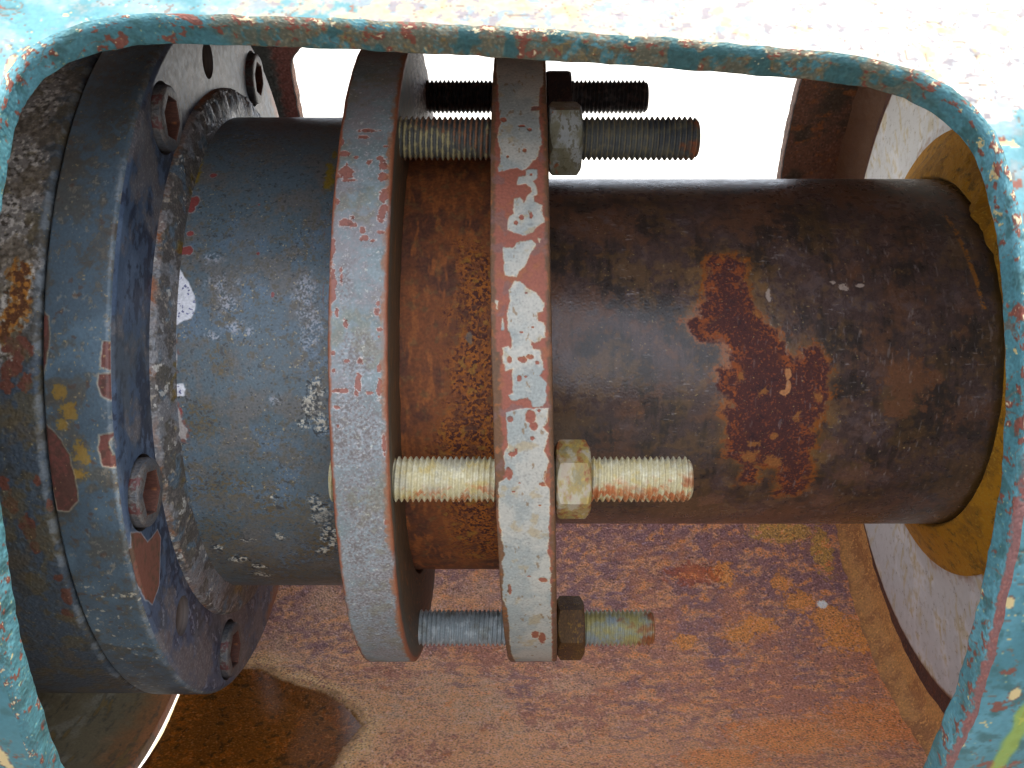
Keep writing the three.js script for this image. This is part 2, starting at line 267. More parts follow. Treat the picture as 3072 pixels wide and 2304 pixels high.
function windowPatch(outline, X0, X1, A0, A1) {
  const K = RI * R_, cx = outline.reduce((s, q) => s + q[0], 0) / outline.length, ca = (Math.min(...outline.map(q => q[1])) + Math.max(...outline.map(q => q[1]))) / 2;
  const pts = outline.map(([x, a]) => [x - cx, (a - ca) * K]);
  const hit = th => { const dx = Math.cos(th), dy = Math.sin(th); let best = 0; for (let i = 0, j = pts.length - 1; i < pts.length; j = i++) { const [ax, ay] = pts[j], ex = pts[i][0] - ax, ey = pts[i][1] - ay, den = dx * ey - dy * ex; if (Math.abs(den) < 1e-9) continue; const t = (ax * ey - ay * ex) / den, s = (ax * dy - ay * dx) / den; if (t > 0 && s >= -1e-6 && s <= 1 + 1e-6) best = Math.max(best, t); } return best; };
  const bx = [X0 - cx, X1 - cx], by = [(A0 - ca) * K, (A1 - ca) * K], ths = [];
  for (let i = 0; i < pts.length; i++) { const [x0, y0] = pts[i], [x1, y1] = pts[(i + 1) % pts.length], n = Math.max(1, Math.ceil(Math.hypot(x1 - x0, y1 - y0) / 2.2)); for (let k = 0; k < n; k++) ths.push(Math.atan2(y0 + (y1 - y0) * k / n, x0 + (x1 - x0) * k / n)); }
  for (const x of bx) for (const y of by) ths.push(Math.atan2(y, x)); ths.sort((a, b) => a - b);
  const ring = ths.map(th => { const c = Math.cos(th), s = Math.sin(th), t = hit(th), tb = Math.min((c > 0 ? bx[1] : bx[0]) / c, (s > 0 ? by[1] : by[0]) / s); return { e: [c * t, s * t], b: [c * tb, s * tb], c, s }; });
  const n = ring.length, at = (k, grow, t) => { const q = ring[(k + n) % n], x = q.e[0] + q.c * grow, y = q.e[1] + q.s * grow; return [cx + x + (q.b[0] - x) * t, ca + (y + (q.b[1] - y) * t) / K]; };
  let L = 0; const len = [0]; for (let k = 1; k <= n; k++) { L += Math.hypot(ring[k % n].e[0] - ring[k - 1].e[0], ring[k % n].e[1] - ring[k - 1].e[1]); len.push(L); }
  const rough = (x, a, r) => fb(P(a, r, x).map(q => q * 1000), 7, 3, 60) * 0.9;
  const wall = (R, grow, uvOf, M = 36) => gridGeo(M, n, (i, j) => { const t = Math.pow(i / M, 2.2), [x, a] = at(j, grow + (1 - t) * rough(...at(j, 0, 0), R), t); return [P(a, R, x), uvOf(x, a)]; });
  // the edge: from the inner wall over two rounded corners to the outer wall
  const B = 2.6, prof = []; for (let k = 0; k <= 3; k++) { const q = k / 3 * 90 * R_; prof.push([B * 0.4 * (1 - Math.sin(q)), B * 0.4 * (1 - Math.cos(q)) - 0]); }
  for (let k = 1; k < 4; k++) prof.push([0, B * 0.4 + (RO - RI - B * 1.4) * k / 4]);
  for (let k = 0; k <= 5; k++) { const q = k / 5 * 90 * R_; prof.push([B * (1 - Math.cos(q)), (RO - RI) - B + B * Math.sin(q)]); }
  const rim = (k0 = 0, unit = 100) => gridGeo(prof.length - 1, n, (i, j) => { const k = j + k0, [gw, h] = prof[i], [x, a] = at(k, gw + rough(...at(k, 0, 0), i < 5 ? RI : RO), 0); return [P(a, RI + h, x), [i / (prof.length - 1), ((k >= n ? len[k - n] + L : len[k]) - len[k0]) / unit]]; });
  return { wall, rim, grow: { inn: B * 0.4, out: B }, len, L, ring, at, n, prof };
}
{
  const h = thing('lantern_housing', 'turquoise painted cast iron housing with a rounded window framing the shaft', 'housing');
  // near side
  const w = windowPatch(nearOutline, XL, XR, -74, 80), ux = x => (x - XL) / (XR - XL), ua = a => (a + 74) / 154;
  const leftish = (x, a) => sm(-95, -20, x + (a - 20) * 3) ;
  const bald = cylSpots(d2s([[12, 190, 10, 55], [70, 108, 26, 10], [18, 1400, 15, 62], [6, 1636, 12, 30], [60, 1590, 6, 22], [2190, 1500, 12, 16], [2180, 1300, 10, 12]]), RO);
  const outerMat = bake(680, 950, (u, v, o) => {
    const x = XL + u * (XR - XL), a = -74 + v * 154, p = [x, a * R_ * RO, 7], m = a * R_ * RO;
    casePaint(p, o, Math.max(0, sm(-60, 10, x) * sm(52, 74, m + (x - 100) * 0.12 + fb(p, 18, 3, 44) * 22) * 0.95 + sm(-120, -60, x) * sm(78, 92, m) * 0.55), sm(34, 60, m + fb(p, 18, 3, 46) * 24));
    // old yellow brush stroke on the right cheek
    const st = Math.abs(x - (146 + (m + 105) * 0.10) + fb(p, 12, 2, 45) * 3); if (m < -40 && m > -160) mix(o, [150, 160, 52], sm(2.6, 1.2, st) * 0.75);
    const e = spots(bald, m, x) + fb(p, 5, 4, 47) * 0.9; mix(o, [196, 172, 122], sm(1.0, 0.9, e)); mix(o, [120, 70, 58], sm(0.12, 0.04, Math.abs(e - 1.06)) * 0.7); if (e < 1) o.h -= 0.25;
  }, 0.0006);
  part('outer_wall', w.wall(RO, w.grow.out, (x, a) => [ux(x), ua(a)]), outerMat, h);
    // texture along the edge runs over the part from the lower right corner up and over to the lower left
  const find = (x, a) => { let b = 0, bd = 1e9; for (let k = 0; k < w.n; k++) { const q = w.at(k, 0, 0), d = (q[0] - x) ** 2 + ((q[1] - a) * 3.5) ** 2; if (d < bd) { bd = d; b = k; } } return b; };
  const kA = find(125, -50), sA = w.len[kA], sB = (w.len[find(-139, -50)] + w.L - sA) % w.L || w.L, rimGeo = w.rim(kA, sB);
  const len2 = k => { const i = Math.floor(k), f = k - i, A = w.at(i, 0, 0), B = w.at(i + 1, 0, 0); return [A[0] + (B[0] - A[0]) * f, A[1] + (B[1] - A[1]) * f]; }, kOf = []; { let k = 0; for (let i = 0; i < 2048; i++) { const s = (sA + (i + 0.5) / 2048 * sB) % w.L; let lo = 0, hi = w.n; while (lo < hi) { const md = (lo + hi) >> 1; if (w.len[md] < s) lo = md + 1; else hi = md; } const k0 = Math.max(0, lo - 1); kOf.push(k0 + (s - w.len[k0]) / ((w.len[k0 + 1] - w.len[k0]) || 1)); } }
  const rimMat = bake(48, 2048, (u, v, o) => {
    const [x, a] = len2(kOf[Math.min(2047, Math.floor(v * 2048))]), m = a * R_ * RI, p = [x, m, u * 13], q = [x, m, u * 13 + 50];
    casePaint(p, o, 0); const n1 = fb(q, 14, 3, 50), n2 = fb(q, 3, 4, 51), n3 = fb(q, 0.9, 2, 52);
    const top = sm(50, 62, m + n1 * 6) * sm(-88, -70, x + n1 * 20) * sm(118, 100, x);
    mix(o, [92, 90, 74], top * sm(-0.35, -0.05, n2 + n1 * 0.5)); mix(o, [122, 114, 96], top * sm(0.05, 0.3, n3 + n2 * 0.3) * 0.6); mix(o, [120, 98, 54], top * sm(0.16, 0.34, n2 + n3 * 0.3) * 0.7); mix(o, [118, 58, 44], sm(0.24, 0.32, n1 * 0.5 + n2 + (u > 0.6 ? 0.06 : -0.02)) * 0.9);
    mix(o, [44, 88, 92], top * sm(0.1, 0.2, fb(q, 11, 3, 53)) * 0.9); mix(o, [186, 172, 138], sm(0.40, 0.44, n2 + n3 * 0.4 + n1 * 0.2 + (u > 0.8 ? 0.1 : -0.14)));
    mix(o, [112, 62, 58], sm(0.16, 0.06, u + n2 * 0.12) * sm(30, 60, x + n1 * 30) * sm(-10, 20, m) * 0.85); if (x > 60) mix(o, [126, 76, 70], sm(0.72, 0.8, u + n2 * 0.25) * sm(-20, -40, m) * 0.9);
    tint(o, 1 + n3 * 0.25); o.h = 0.5 + n2 * 0.3 + n3 * 0.2; o.ro = 0.65;
  }, 0.0008);
  part('window_rim', rimGeo, rimMat, h);
  // inside and the far side
  const trayMat = bake(1120, 880, (u, v, o) => { const x = XL + u * (XR - XL), a = -152 + v * 80, t = a * R_; innerRust(a, x, [x, RI * Math.cos(t), RI * Math.sin(t)], o); }, 0.0011);
  const farMat = bake(520, 480, (u, v, o) => { const x = XL + u * (XR - XL), a = 80 + v * 128, t = a * R_; innerRust(a, x, [x, RI * Math.cos(t), RI * Math.sin(t)], o); }, 0.001);
  part('inner_wall', w.wall(RI, w.grow.inn, (x, a) => [ux(x), (a - 80) / 128]), farMat, h);
  part('tray_floor', gridGeo(260, 260, (i, j) => { const x = XL + (XR - XL) * i / 260, a = -152 + 80 * j / 260; return [P(a, RI - trayLift(a, x), x), [i / 260, j / 260]]; }), trayMat, h, 'rusty trough floor crusted with silt and scale');
  const fw = windowPatch(farOutline, XL, XR, 80, 208);
  part('inner_wall', fw.wall(RI, fw.grow.inn, (x, a) => [ux(x), (a - 80) / 128]), farMat, h);
  part('outer_wall', fw.wall(RO, fw.grow.out, (x, a) => [ux(x), ua(a)]), outerMat, h);
  part('window_rim', fw.rim(), farMat, h);
  part('outer_wall', gridGeo(40, 60, (i, j) => { const x = XL + (XR - XL) * i / 40, a = -152 + 78 * j / 60; return [P(a, RO, x), [i / 40, j / 60]]; }), outerMat, h);
  // left lip and right end wall
  const lip = path([[XL, RI], [XL - 0.01, RO]]); part('end_lip', revolve(lip), trayMat, h);
  const wall = path([[216, 228], [216, 164], [226, 164], [226, 228]], 8);
  const wallMat = bakeRev(wall, 2, (a, x, r, p, o) => { const [n1, n2] = rusty(p, o, 70, [92, 58, 46], [74, 48, 42], [110, 68, 46]); mix(o, [178, 112, 56], sm(186, 196, r + n2 * 8 + n1 * 6)); }, 0.0006, {}, -180, 180);
  part('end_wall', revolve(wall, { t0: -180, t1: 180 }), wallMat, h);
  const fil = path([[198, RI + 2.5], [208, RI - 1.8, 3], [213, RI - 6.5, 3], [216.4, RI - 16]], 2), filMat = bakeRev(fil, 2, (a, x, r, p, o) => { const [n1, n2] = rusty(p, o, 71, [198, 138, 76], [168, 110, 62], [210, 150, 84]); mix(o, [108, 72, 56], sm(206, 198, x + n2 * 5)); if (a > -30 || a < -178) mix(o, [92, 62, 42], 0.9); }, 0.001, {}, -180, 180);
  part('corner_fillet', revolve(fil, { t0: -180, t1: 180, disp: (a, x, r) => { const q = fb([x, a * 3.4, 3], 9, 3, 72); return [q * 0.8, q * 0.8]; } }), filMat, h);
  // foot that carries the casting, below the view
  const bxg = (x0, x1, y0, y1, z0, z1) => { const g = new THREE.BoxGeometry(x1 - x0, y1 - y0, z1 - z0); g.translate((x0 + x1) / 2, (y0 + y1) / 2, (z0 + z1) / 2); return g; };
  part('foot', mergeGeometries([bxg(-0.06, 0.2, 0, 0.03, -0.2, 0.2), bxg(-0.03, 0.17, 0.03, 0.5885, -0.02, 0.02), bxg(0.05, 0.09, 0.03, 0.589, -0.12, -0.0202), bxg(0.05, 0.09, 0.03, 0.589, 0.0202, 0.12)]), outerMat, h);
  settle(h);
}
// ================================================================ puddle
{
  const s = new THREE.Shape(); const cx = puddleEdge.reduce((q, p) => q + p[0], 0) / puddleEdge.length, cz = puddleEdge.reduce((q, p) => q + p[1], 0) / puddleEdge.length;
  const lim = Math.sqrt(RI * RI - YW * YW) - 1.5;
  puddleEdge.map(([x, z]) => { const k = 1 + 6 / Math.hypot(x - cx, z - cz); return [Math.max(XL + 0.6, cx + (x - cx) * k), Math.max(-lim, Math.min(lim + 12, cz + (z - cz) * k))]; }).forEach(([x, z], i) => i ? s.lineTo(x / 1000, -z / 1000) : s.moveTo(x / 1000, -z / 1000));
  const g = new THREE.ShapeGeometry(s); g.rotateX(-Math.PI / 2); g.translate(0, AX + YW / 1000, 0);
  const t = thing('puddle', 'shallow brown rainwater lying in the rusty trough under the bolted flange', 'puddle');
  part('water', g, new THREE.MeshPhysicalMaterial({ color: new THREE.Color(0.86, 0.70, 0.44), transmission: 1, thickness: 0, roughness: 0.16, ior: 1.33 }), t); settle(t);
}

// ================================================================ shaft
{
  const pa = path([[-2, 60], [-1, 79], [200, 79]], 3), R = 79;
  const z6 = l => from(1972, 740, 2.011, l);
  const patch = cylRegion(z6([[290, 130], [330, 60], [470, 70], [510, 100], [520, 180], [560, 290], [620, 400], [640, 450], [730, 500], [770, 600], [820, 690], [870, 640], [900, 590], [960, 590], [1010, 640], [1040, 760], [1040, 960], [1000, 1020], [940, 1080], [930, 1250], [910, 1420], [840, 1500], [720, 1500], [720, 1350], [600, 1320], [590, 1420], [520, 1430], [500, 1330], [420, 1290], [390, 1180], [420, 1060], [400, 1000], [430, 900], [380, 820], [370, 750], [430, 730], [440, 640], [390, 570], [250, 570], [150, 450], [250, 420], [290, 300]]), R);
  const pale = cylSpots(z6([[790, 770, 22, 40], [790, 850, 20, 55], [765, 880, 30, 20]]), R), tan = cylSpots(z6([[640, 870, 46, 34], [965, 905, 34, 36], [845, 1030, 28, 36], [705, 1145, 22, 22], [590, 1190, 46, 24], [560, 1260, 60, 40], [690, 1310, 60, 50], [500, 780, 26, 40], [620, 400, 40, 30]]), R);
  const light = cylSpots(z6([[1500, 820, 150, 170], [1470, 970, 140, 70], [1690, 780, 60, 50]]), R), pinkish = cylSpots(z6([[310, 1530, 95, 40], [1000, 1530, 70, 40], [1060, 1210, 70, 60], [1180, 1370, 120, 70]]), R), fleck = cylSpots(z6([[670, 285, 14, 50], [1120, 245, 40, 22], [1230, 235, 28, 10], [1060, 215, 16, 10]]), R);
  const mat = bakeRev(pa, 4, (a, x, r, p, o) => {
    const m = a * R_ * R, ring = [x, p[1] * 0.14, p[2] * 0.14];
    const n1 = fb(p, 18, 4, 80), n2 = fb(p, 3.4, 4, 81), n3 = fb(p, 0.9, 2, 82), st = fb(ring, 2.2, 4, 83), n4 = fb(p, 34, 3, 84);
    o.r = 88; o.g = 70; o.b = 65; mix(o, [64, 54, 50], sm(-0.05, 0.3, n1 + st * 0.4)); mix(o, [116, 80, 60], sm(0.0, 0.35, n4 + n2 * 0.5) * 0.8); mix(o, [110, 96, 98], sm(0.08, 0.4, n1 * -0.8 + n2 * 0.4) * 0.6);
    mix(o, [122, 90, 56], sm(0.0, 0.3, n4 * -1 + n2 * 0.5) * 0.55); mix(o, [66, 54, 46], sm(0.12, 0.4, st + n1 * 0.3) * 0.3);
    o.ro = 0.30 + n2 * 0.12 + n1 * 0.08; o.h = 0.5 + n3 * 0.14 + n2 * 0.1 + st * 0.06;
    mix(o, [138, 92, 64], sm(1.05, 0.6, spots(light, m, x) + n2 * 1.1 + n3 * 0.4) * 0.75); mix(o, [134, 96, 78], sm(1, 0.8, spots(pinkish, m, x) + n2 * 1.2 + n3 * 0.5) * 0.6);
    const ed = fb(p, 7, 4, 79), d = patch(m, x, 14) + n2 * 3.0 + n3 * 2.0 + ed * 4.5;
    if (d < 9) {
      mix(o, [146, 106, 62], sm(9, 1, d + n1 * 12) * 0.5 * sm(-0.3, 0.3, n2 + ed)); mix(o, [170, 94, 42], sm(3.2, 0.2, d + ed * 4 + n3 * 2) * 0.85 * sm(-0.4, 0.1, ed + n2 + 0.1));
      const k = sm(0.6, -1.4, d); mix(o, [88, 48, 43], k); mix(o, [62, 37, 39], k * sm(0.0, 0.3, n3 + n2 * 0.4)); mix(o, [146, 74, 44], k * sm(0.12, 0.36, n3 - n2 * 0.3) * 0.8); mix(o, [164, 84, 40], k * sm(-8, -1, d) * sm(0.0, 0.22, n2 + n3 * 0.5) * 0.9);
      if (k > 0) { o.h = o.h * (1 - k) + k * (0.72 + n3 * 0.5 + n2 * 0.2); o.ro = o.ro * (1 - k) + k * 0.85; }
      mix(o, [168, 106, 52], k * sm(1.0, 0.6, spots(tan, m, x) + n2 * 1.2 + n3 * 0.8) * 0.85); mix(o, [196, 132, 84], sm(1.0, 0.75, spots(pale, m, x) + n2 * 0.7));
    }
    mix(o, [206, 184, 168], sm(1, 0.7, spots(fleck, m, x) + n2 * 1.2 + n3 * 0.8) * 0.8);
    const sc = fb([x * 0.35, p[1] * 1.6, p[2] * 1.6], 2.0, 3, 85), scuffs = sm(0.02, 0.3, fb(p, 26, 3, 86));
    mix(o, [168, 160, 158], sm(0.34, 0.46, sc + n3 * 0.15) * scuffs * 0.6); mix(o, [196, 170, 110], sm(0.40, 0.5, fb(p, 1.0, 2, 87)) * 0.7); mix(o, [150, 100, 56], sm(0.36, 0.5, fb(p, 1.6, 3, 88)) * 0.5);
    mix(o, [168, 158, 156], sm(0.30, 0.44, fb([x * 1.2, p[1] * 0.3, p[2] * 0.3], 1.7, 3, 89)) * 0.4 * sm(60, 120, x));
    const lx = x - 180 - n2 * 1.0; if (a > 12 && a < 46) mix(o, [170, 108, 44], sm(1.4, 0.4, Math.abs(lx + (a - 30) * 0.18)) * sm(-0.2, 0.1, n3 + n2) * 0.9); // a dried run of grease
    mix(o, [72, 54, 22], sm(186, 191, x + n2 * 3) * 0.8); tint(o, 1 + n3 * 0.18);
  }, 0.0004);
  const t = thing('drive_shaft', 'thick dark brown steel shaft with a large crusty rust patch', 'shaft');
  part('shaft_body', revolve(pa), mat, t); settle(t);
}

// ================================================================ cover at the right-hand end and its grease
{
  const pa = path([[200, 79.6], [196, 80], [197, 88, 3], [204, 104, 8], [209, 164, 1], [209.5, 167.5, 2], [216, 168]], 4);
  const mat = bakeRev(pa, 3, (a, x, r, p, o) => {
    const rad = [p[0], p[1] * 0.2, p[2]], n1 = fb(p, 22, 4, 90), n2 = fb(p, 4, 4, 91), n3 = fb(p, 1, 2, 92), st = fb([r * 0.12, a * 1.1, 3], 2.4, 4, 93);
    o.r = 198; o.g = 196; o.b = 192; mix(o, [212, 210, 208], sm(0, 0.3, n1)); mix(o, [184, 178, 170], sm(0.05, 0.35, n2 + st * 0.4) * 0.6); mix(o, [186, 164, 110], sm(0.12, 0.38, st + n2 * 0.2) * 0.5); mix(o, [186, 160, 100], sm(0.14, 0.36, n1 * 0.8 + n2 * 0.3) * 0.4);
    mix(o, [92, 84, 72], sm(0.44, 0.52, n3 + n2 * 0.5) * 0.7); const g = r - 97 - n1 * 16 - n2 * 8; mix(o, [156, 128, 112], sm(10, 2, g) * 0.6); mix(o, [184, 128, 14], sm(3, -3, g) * 0.95); mix(o, [140, 102, 24], sm(0.05, 0.3, n2 + n3 * 0.4) * sm(2, -4, g) * 0.6);
    mix(o, [120, 82, 52], sm(164, 166.5, r + n2 * 1.2) * 0.8); o.ro = 0.5 + n2 * 0.2; o.h = 0.5 + n2 * 0.2 + n3 * 0.1;
  }, 0.0005, {}, -180, 180);
  const t = thing('end_cover', 'pale grey dished bearing cover stained yellow around the shaft', 'cover');
  part('cover_plate', revolve(pa, { t0: -180, t1: 180 }), mat, t); settle(t);
  // grease squeezed out round the shaft
  const gp = path([[191.5, 79.1], [189.5, 80.5, 0.8], [191, 84, 1], [196.5, 92, 2], [202, 102]], 1.6);
  const gm = bakeRev(gp, 3, (a, x, r, p, o) => { const n2 = fb(p, 4, 4, 95), n3 = fb(p, 1.1, 3, 96), n1 = fb(p, 16, 3, 97); o.r = 176; o.g = 120; o.b = 14; mix(o, [150, 102, 18], sm(-0.1, 0.25, n1 + n2 * 0.5)); mix(o, [104, 78, 24], sm(0.2, 0.4, n2 + n3 * 0.4) * 0.7); mix(o, [178, 132, 40], sm(0.15, 0.35, n3)); o.h = 0.5 + n3 * 0.4 + n2 * 0.2; o.ro = 0.98; }, 0.0009, {}, -180, 180);
  const k = thing('grease_collar', 'mustard yellow grease squeezed out around the end of the shaft', 'grease');
  part('grease', revolve(gp, { t0: -180, t1: 180, disp: (a, x, r) => { const q = fb([a * 1.4, x, r], 11, 4, 98), e = r > 100 || r < 79.3 ? 0 : 1; const lump = Math.exp(-(((a - 42) / 9) ** 2)) * 4 + Math.exp(-(((a - 31) / 5) ** 2)) * 2; return [-(q * 0.9 + lump * (0.5 + q)) * e, (q * 0.6 + lump * 0.2) * e]; } }), gm, k);
  settle(k);
}

// ================================================================ gland ring on the studs
const GK = { xc: 7.9, kv: -0.0193, kw: -0.034 };   // it sits a little crooked
const glandX = (a, r) => GK.xc + GK.kv * r * Math.sin(a * R_) + GK.kw * r * Math.cos(a * R_);
{
  const R = 138, fix = (a, X) => X - glandX(a, R), z1 = l => from(1380, 150, 2.765, l), z2 = l => from(1380, 700, 2.765, l), z3 = l => from(1380, 1250, 2.2125, l);
  const grey = [z1([[300, 40], [305, 200], [320, 380], [330, 520], [340, 600], [320, 640], [315, 760], [335, 830], [335, 930], [315, 960], [320, 1010], [400, 990], [470, 975], [520, 1000], [580, 960], [610, 920], [650, 880], [655, 800], [680, 780], [670, 650], [655, 600], [660, 500], [590, 500], [590, 470], [650, 460], [660, 320], [690, 300], [690, 40]]),
    z1([[480, 1050], [545, 1040], [550, 1000], [640, 990], [645, 1060], [600, 1090], [640, 1160], [645, 1200], [610, 1210], [615, 1260], [680, 1290], [680, 1360], [710, 1400], [700, 1430], [640, 1470], [600, 1520], [520, 1540], [470, 1520], [390, 1490], [410, 1380], [450, 1360], [440, 1230], [500, 1220], [530, 1270], [560, 1210], [590, 1180], [590, 1140], [540, 1110], [480, 1120]]),
    z2([[360, 120], [440, 125], [470, 75], [590, 55], [630, 90], [600, 140], [570, 190], [530, 280], [490, 320], [470, 360], [370, 350]]),
    [...z2([[450, 390], [500, 400], [560, 450], [630, 500], [700, 580], [690, 645], [645, 660], [640, 730], [700, 740], [710, 860], [620, 905], [575, 880], [600, 960], [660, 965], [680, 1050], [700, 1130], [660, 1180], [720, 1250], [715, 1400], [690, 1440], [600, 1440], [590, 1390], [560, 1365], [430, 1385], [400, 1340], [440, 1330], [435, 1130], [380, 1140], [360, 1060], [350, 950], [400, 940], [425, 980], [430, 880], [400, 800], [395, 680], [410, 560], [405, 480]])],
    [...z2([[380, 1490], [450, 1465], [540, 1450], [640, 1450], [730, 1450], [725, 1560], [690, 1610]]), ...z3([[590, 110], [560, 230], [590, 300], [560, 430], [590, 480], [600, 600], [590, 750], [580, 880], [600, 960], [600, 1100], [605, 1300], [610, 1620], [620, 1900], [360, 1900], [370, 1625], [330, 1510], [330, 1400], [310, 1280], [280, 1180], [290, 1050], [280, 960], [300, 920], [280, 820], [265, 730], [255, 560], [260, 440], [310, 400], [300, 330], [290, 240], [320, 180], [310, 60]])],
    z2([[295, 555], [320, 560], [315, 630], [300, 625]]), z2([[345, 700], [355, 710], [365, 800], [345, 800]]), z2([[645, 40], [670, 45], [660, 75]])].map(l => cylRegion(l, R, false, fix));
  const chips = cylSpots([...z2([[490, 1205, 20, 25], [545, 1190, 11, 8], [410, 1045, 22, 30], [520, 1045, 40, 24], [580, 1025, 34, 20], [590, 1520, 42, 60], [610, 1600, 34, 40], [415, 1540, 24, 22], [655, 1470, 12, 15], [510, 820, 15, 8], [605, 780, 11, 8], [550, 495, 10, 8], [640, 1075, 16, 14]]), ...z1([[362, 578, 24, 20], [515, 630, 26, 11], [580, 660, 16, 12], [535, 832, 16, 16], [395, 885, 12, 12], [510, 1390, 20, 25], [590, 1370, 13, 26], [465, 1435, 18, 20], [590, 1035, 14, 12]]), ...z3([[335, 20, 18, 20], [480, 145, 14, 14], [345, 250, 26, 16], [372, 232, 10, 24], [325, 380, 24, 38], [575, 400, 20, 46], [560, 450, 30, 14], [355, 498, 12, 6], [395, 440, 7, 4], [530, 590, 12, 7], [555, 1085, 30, 16], [460, 1060, 14, 4], [545, 1470, 26, 34], [500, 1450, 26, 24], [330, 1150, 12, 34]])], R, false, fix);
  const pa = path([[-10, 84], [-10, R, 0.9], [10, R, 1.6], [10, 82.5, 1], [-10, 82.5]], 4);
  const mat = bakeRev(pa, 3.6, (a, x, r, p, o) => {
    const m = a * R_ * R, n1 = fb(p, 14, 4, 100), n2 = fb(p, 2.6, 4, 101), n3 = fb(p, 0.8, 2, 102);
    // bare brown rim and faces
    o.r = 108; o.g = 74; o.b = 48; mix(o, [84, 66, 52], sm(-0.1, 0.3, n1 + n2 * 0.4)); mix(o, [138, 84, 44], sm(0.15, 0.4, n2)); o.h = 0.4 + n2 * 0.2 + n3 * 0.12; o.ro = 0.7;
    if (r > R - 2) {
      const e = Math.min(x + 10, 10 - x) + n2 * 1.2;      // primer, worn off along both edges
      mix(o, C.primer, sm(1.0, 2.2, e - (x < 0 && a < 0 ? 1.4 : 0))); mix(o, [150, 90, 56], sm(0.05, 0.35, n1 + n2 * 0.4) * 0.7); mix(o, [118, 88, 84], sm(0.2, 0.36, fb(p, 8, 4, 103)) * 0.6);
      let d = 9; for (const g of grey) d = Math.min(d, g(m, x + 0, 9)); d += n2 * 0.7 + n3 * 0.35;
      const c = spots(chips, m, x) + n2 * 0.5 + n3 * 0.2, hole = sm(1.08, 0.92, c), on = sm(0.25, -0.15, d) * (1 - hole);
      if (on > 0) {
        const q = { r: 150, g: 152, b: 146 }; mix(q, [176, 170, 158], sm(-0.2, 0.25, n1 + (x + 2) * 0.02)); mix(q, [174, 168, 156], sm(0.0, 0.4, n3 * 0.6 + n2 * 0.6 + n1 * 0.5) * 0.7); mix(q, [164, 142, 106], sm(0.2, 0.4, fb(p, 10, 4, 104) + n2 * 0.2) * 0.6); mix(q, [140, 134, 130], sm(0.2, 0.45, -n3 + n2 * 0.3) * 0.4);
        mix(q, [120, 88, 56], sm(0.36, 0.44, fb([p[0], p[1] * 0.5, p[2] * 0.5], 2, 3, 105)) * 0.6);
        mix(o, [q.r, q.g, q.b], on); o.h = o.h * (1 - on) + on * (0.75 + n3 * 0.06 + n2 * 0.04); o.ro = o.ro * (1 - on) + on * 0.55;
      }
      const edge = Math.max(sm(0.35, 0.05, Math.abs(d + 0.1)), sm(0.16, 0.04, Math.abs(c - 1.04)) * (d < 0 ? 1 : 0)); mix(o, [210, 190, 158], edge * 0.55 * sm(-0.3, 0.1, n1)); // pale broken edge of the paint film
    } else mix(o, [62, 50, 40], 0.5 * sm(-0.2, 0.2, n1));
    tint(o, 1 + n3 * 0.16);
  }, 0.0007);
  const shear = g => { const q = g.attributes.position; for (let k = 0; k < q.count; k++) { const y = q.getY(k) - AX, z = q.getZ(k), c = Math.cos(EL * R_), s = Math.sin(EL * R_), v = y * c - z * s, w = y * s + z * c; q.setX(k, q.getX(k) + GK.xc / 1000 + GK.kv * v + GK.kw * w); } g.computeVertexNormals(); return g; };
  const t = thing('gland_ring', 'gland ring with flaking pale grey paint over red primer, held by four nuts', 'gland');
  part('ring', shear(revolve(pa, { seg: 300, disp: (a, x, r) => { const q = fb([x, a * 2.4, r], 9, 3, 107) * 0.35; return [Math.abs(x) > 9 ? q : 0, r > 130 ? q : 0]; } })), mat, t);
  const tp = path([[-68, 84], [-68, 99], [-10.2, 99]], 4), speck = cylRegion(d2s([[960, 520], [1010, 540], [1050, 560], [1055, 900], [1060, 1210], [960, 1210], [910, 960], [950, 860], [945, 680]]), 99);
  const tm = bakeRev(tp, 4, (a, x, r, p, o) => {
    const m = a * R_ * 99, n1 = fb(p, 14, 4, 110), n2 = fb(p, 3.2, 4, 111), n3 = fb(p, 1.2, 3, 112), n4 = fb([x, p[1] * 0.3, p[2] * 0.3], 3, 3, 113);
    o.r = 138; o.g = 78; o.b = 42; mix(o, [102, 60, 42], sm(-0.1, 0.3, n1)); mix(o, [164, 94, 48], sm(0.0, 0.35, n4)); mix(o, [126, 92, 56], sm(0.1, 0.4, n2) * 0.6);
    const d = speck(m, x, 12) + n1 * 8, k = sm(5, -5, d + n2 * 10); mix(o, [204, 116, 34], k * sm(-0.2, 0.25, n2 + 0.1) * 0.85); mix(o, [78, 38, 28], k * sm(-0.02, 0.2, n3 + n2 * 0.5)); mix(o, [176, 130, 50], k * sm(0.2, 0.36, fb(p, 4, 3, 114)) * 0.6);
    mix(o, [120, 124, 126], sm(1, 0.7, spots([[5, -20, 3, 1.6]], m - 0, x) + n2) * 0.6); tint(o, 1 + n3 * 0.3); o.h = 0.5 + k * n3 * 0.5 + n2 * 0.15; o.ro = 0.72;
  }, 0.0008);
  part('follower_sleeve', shear(revolve(tp)), tm, t, 'orange rusted tube of the gland reaching into the flange'); settle(t);
}

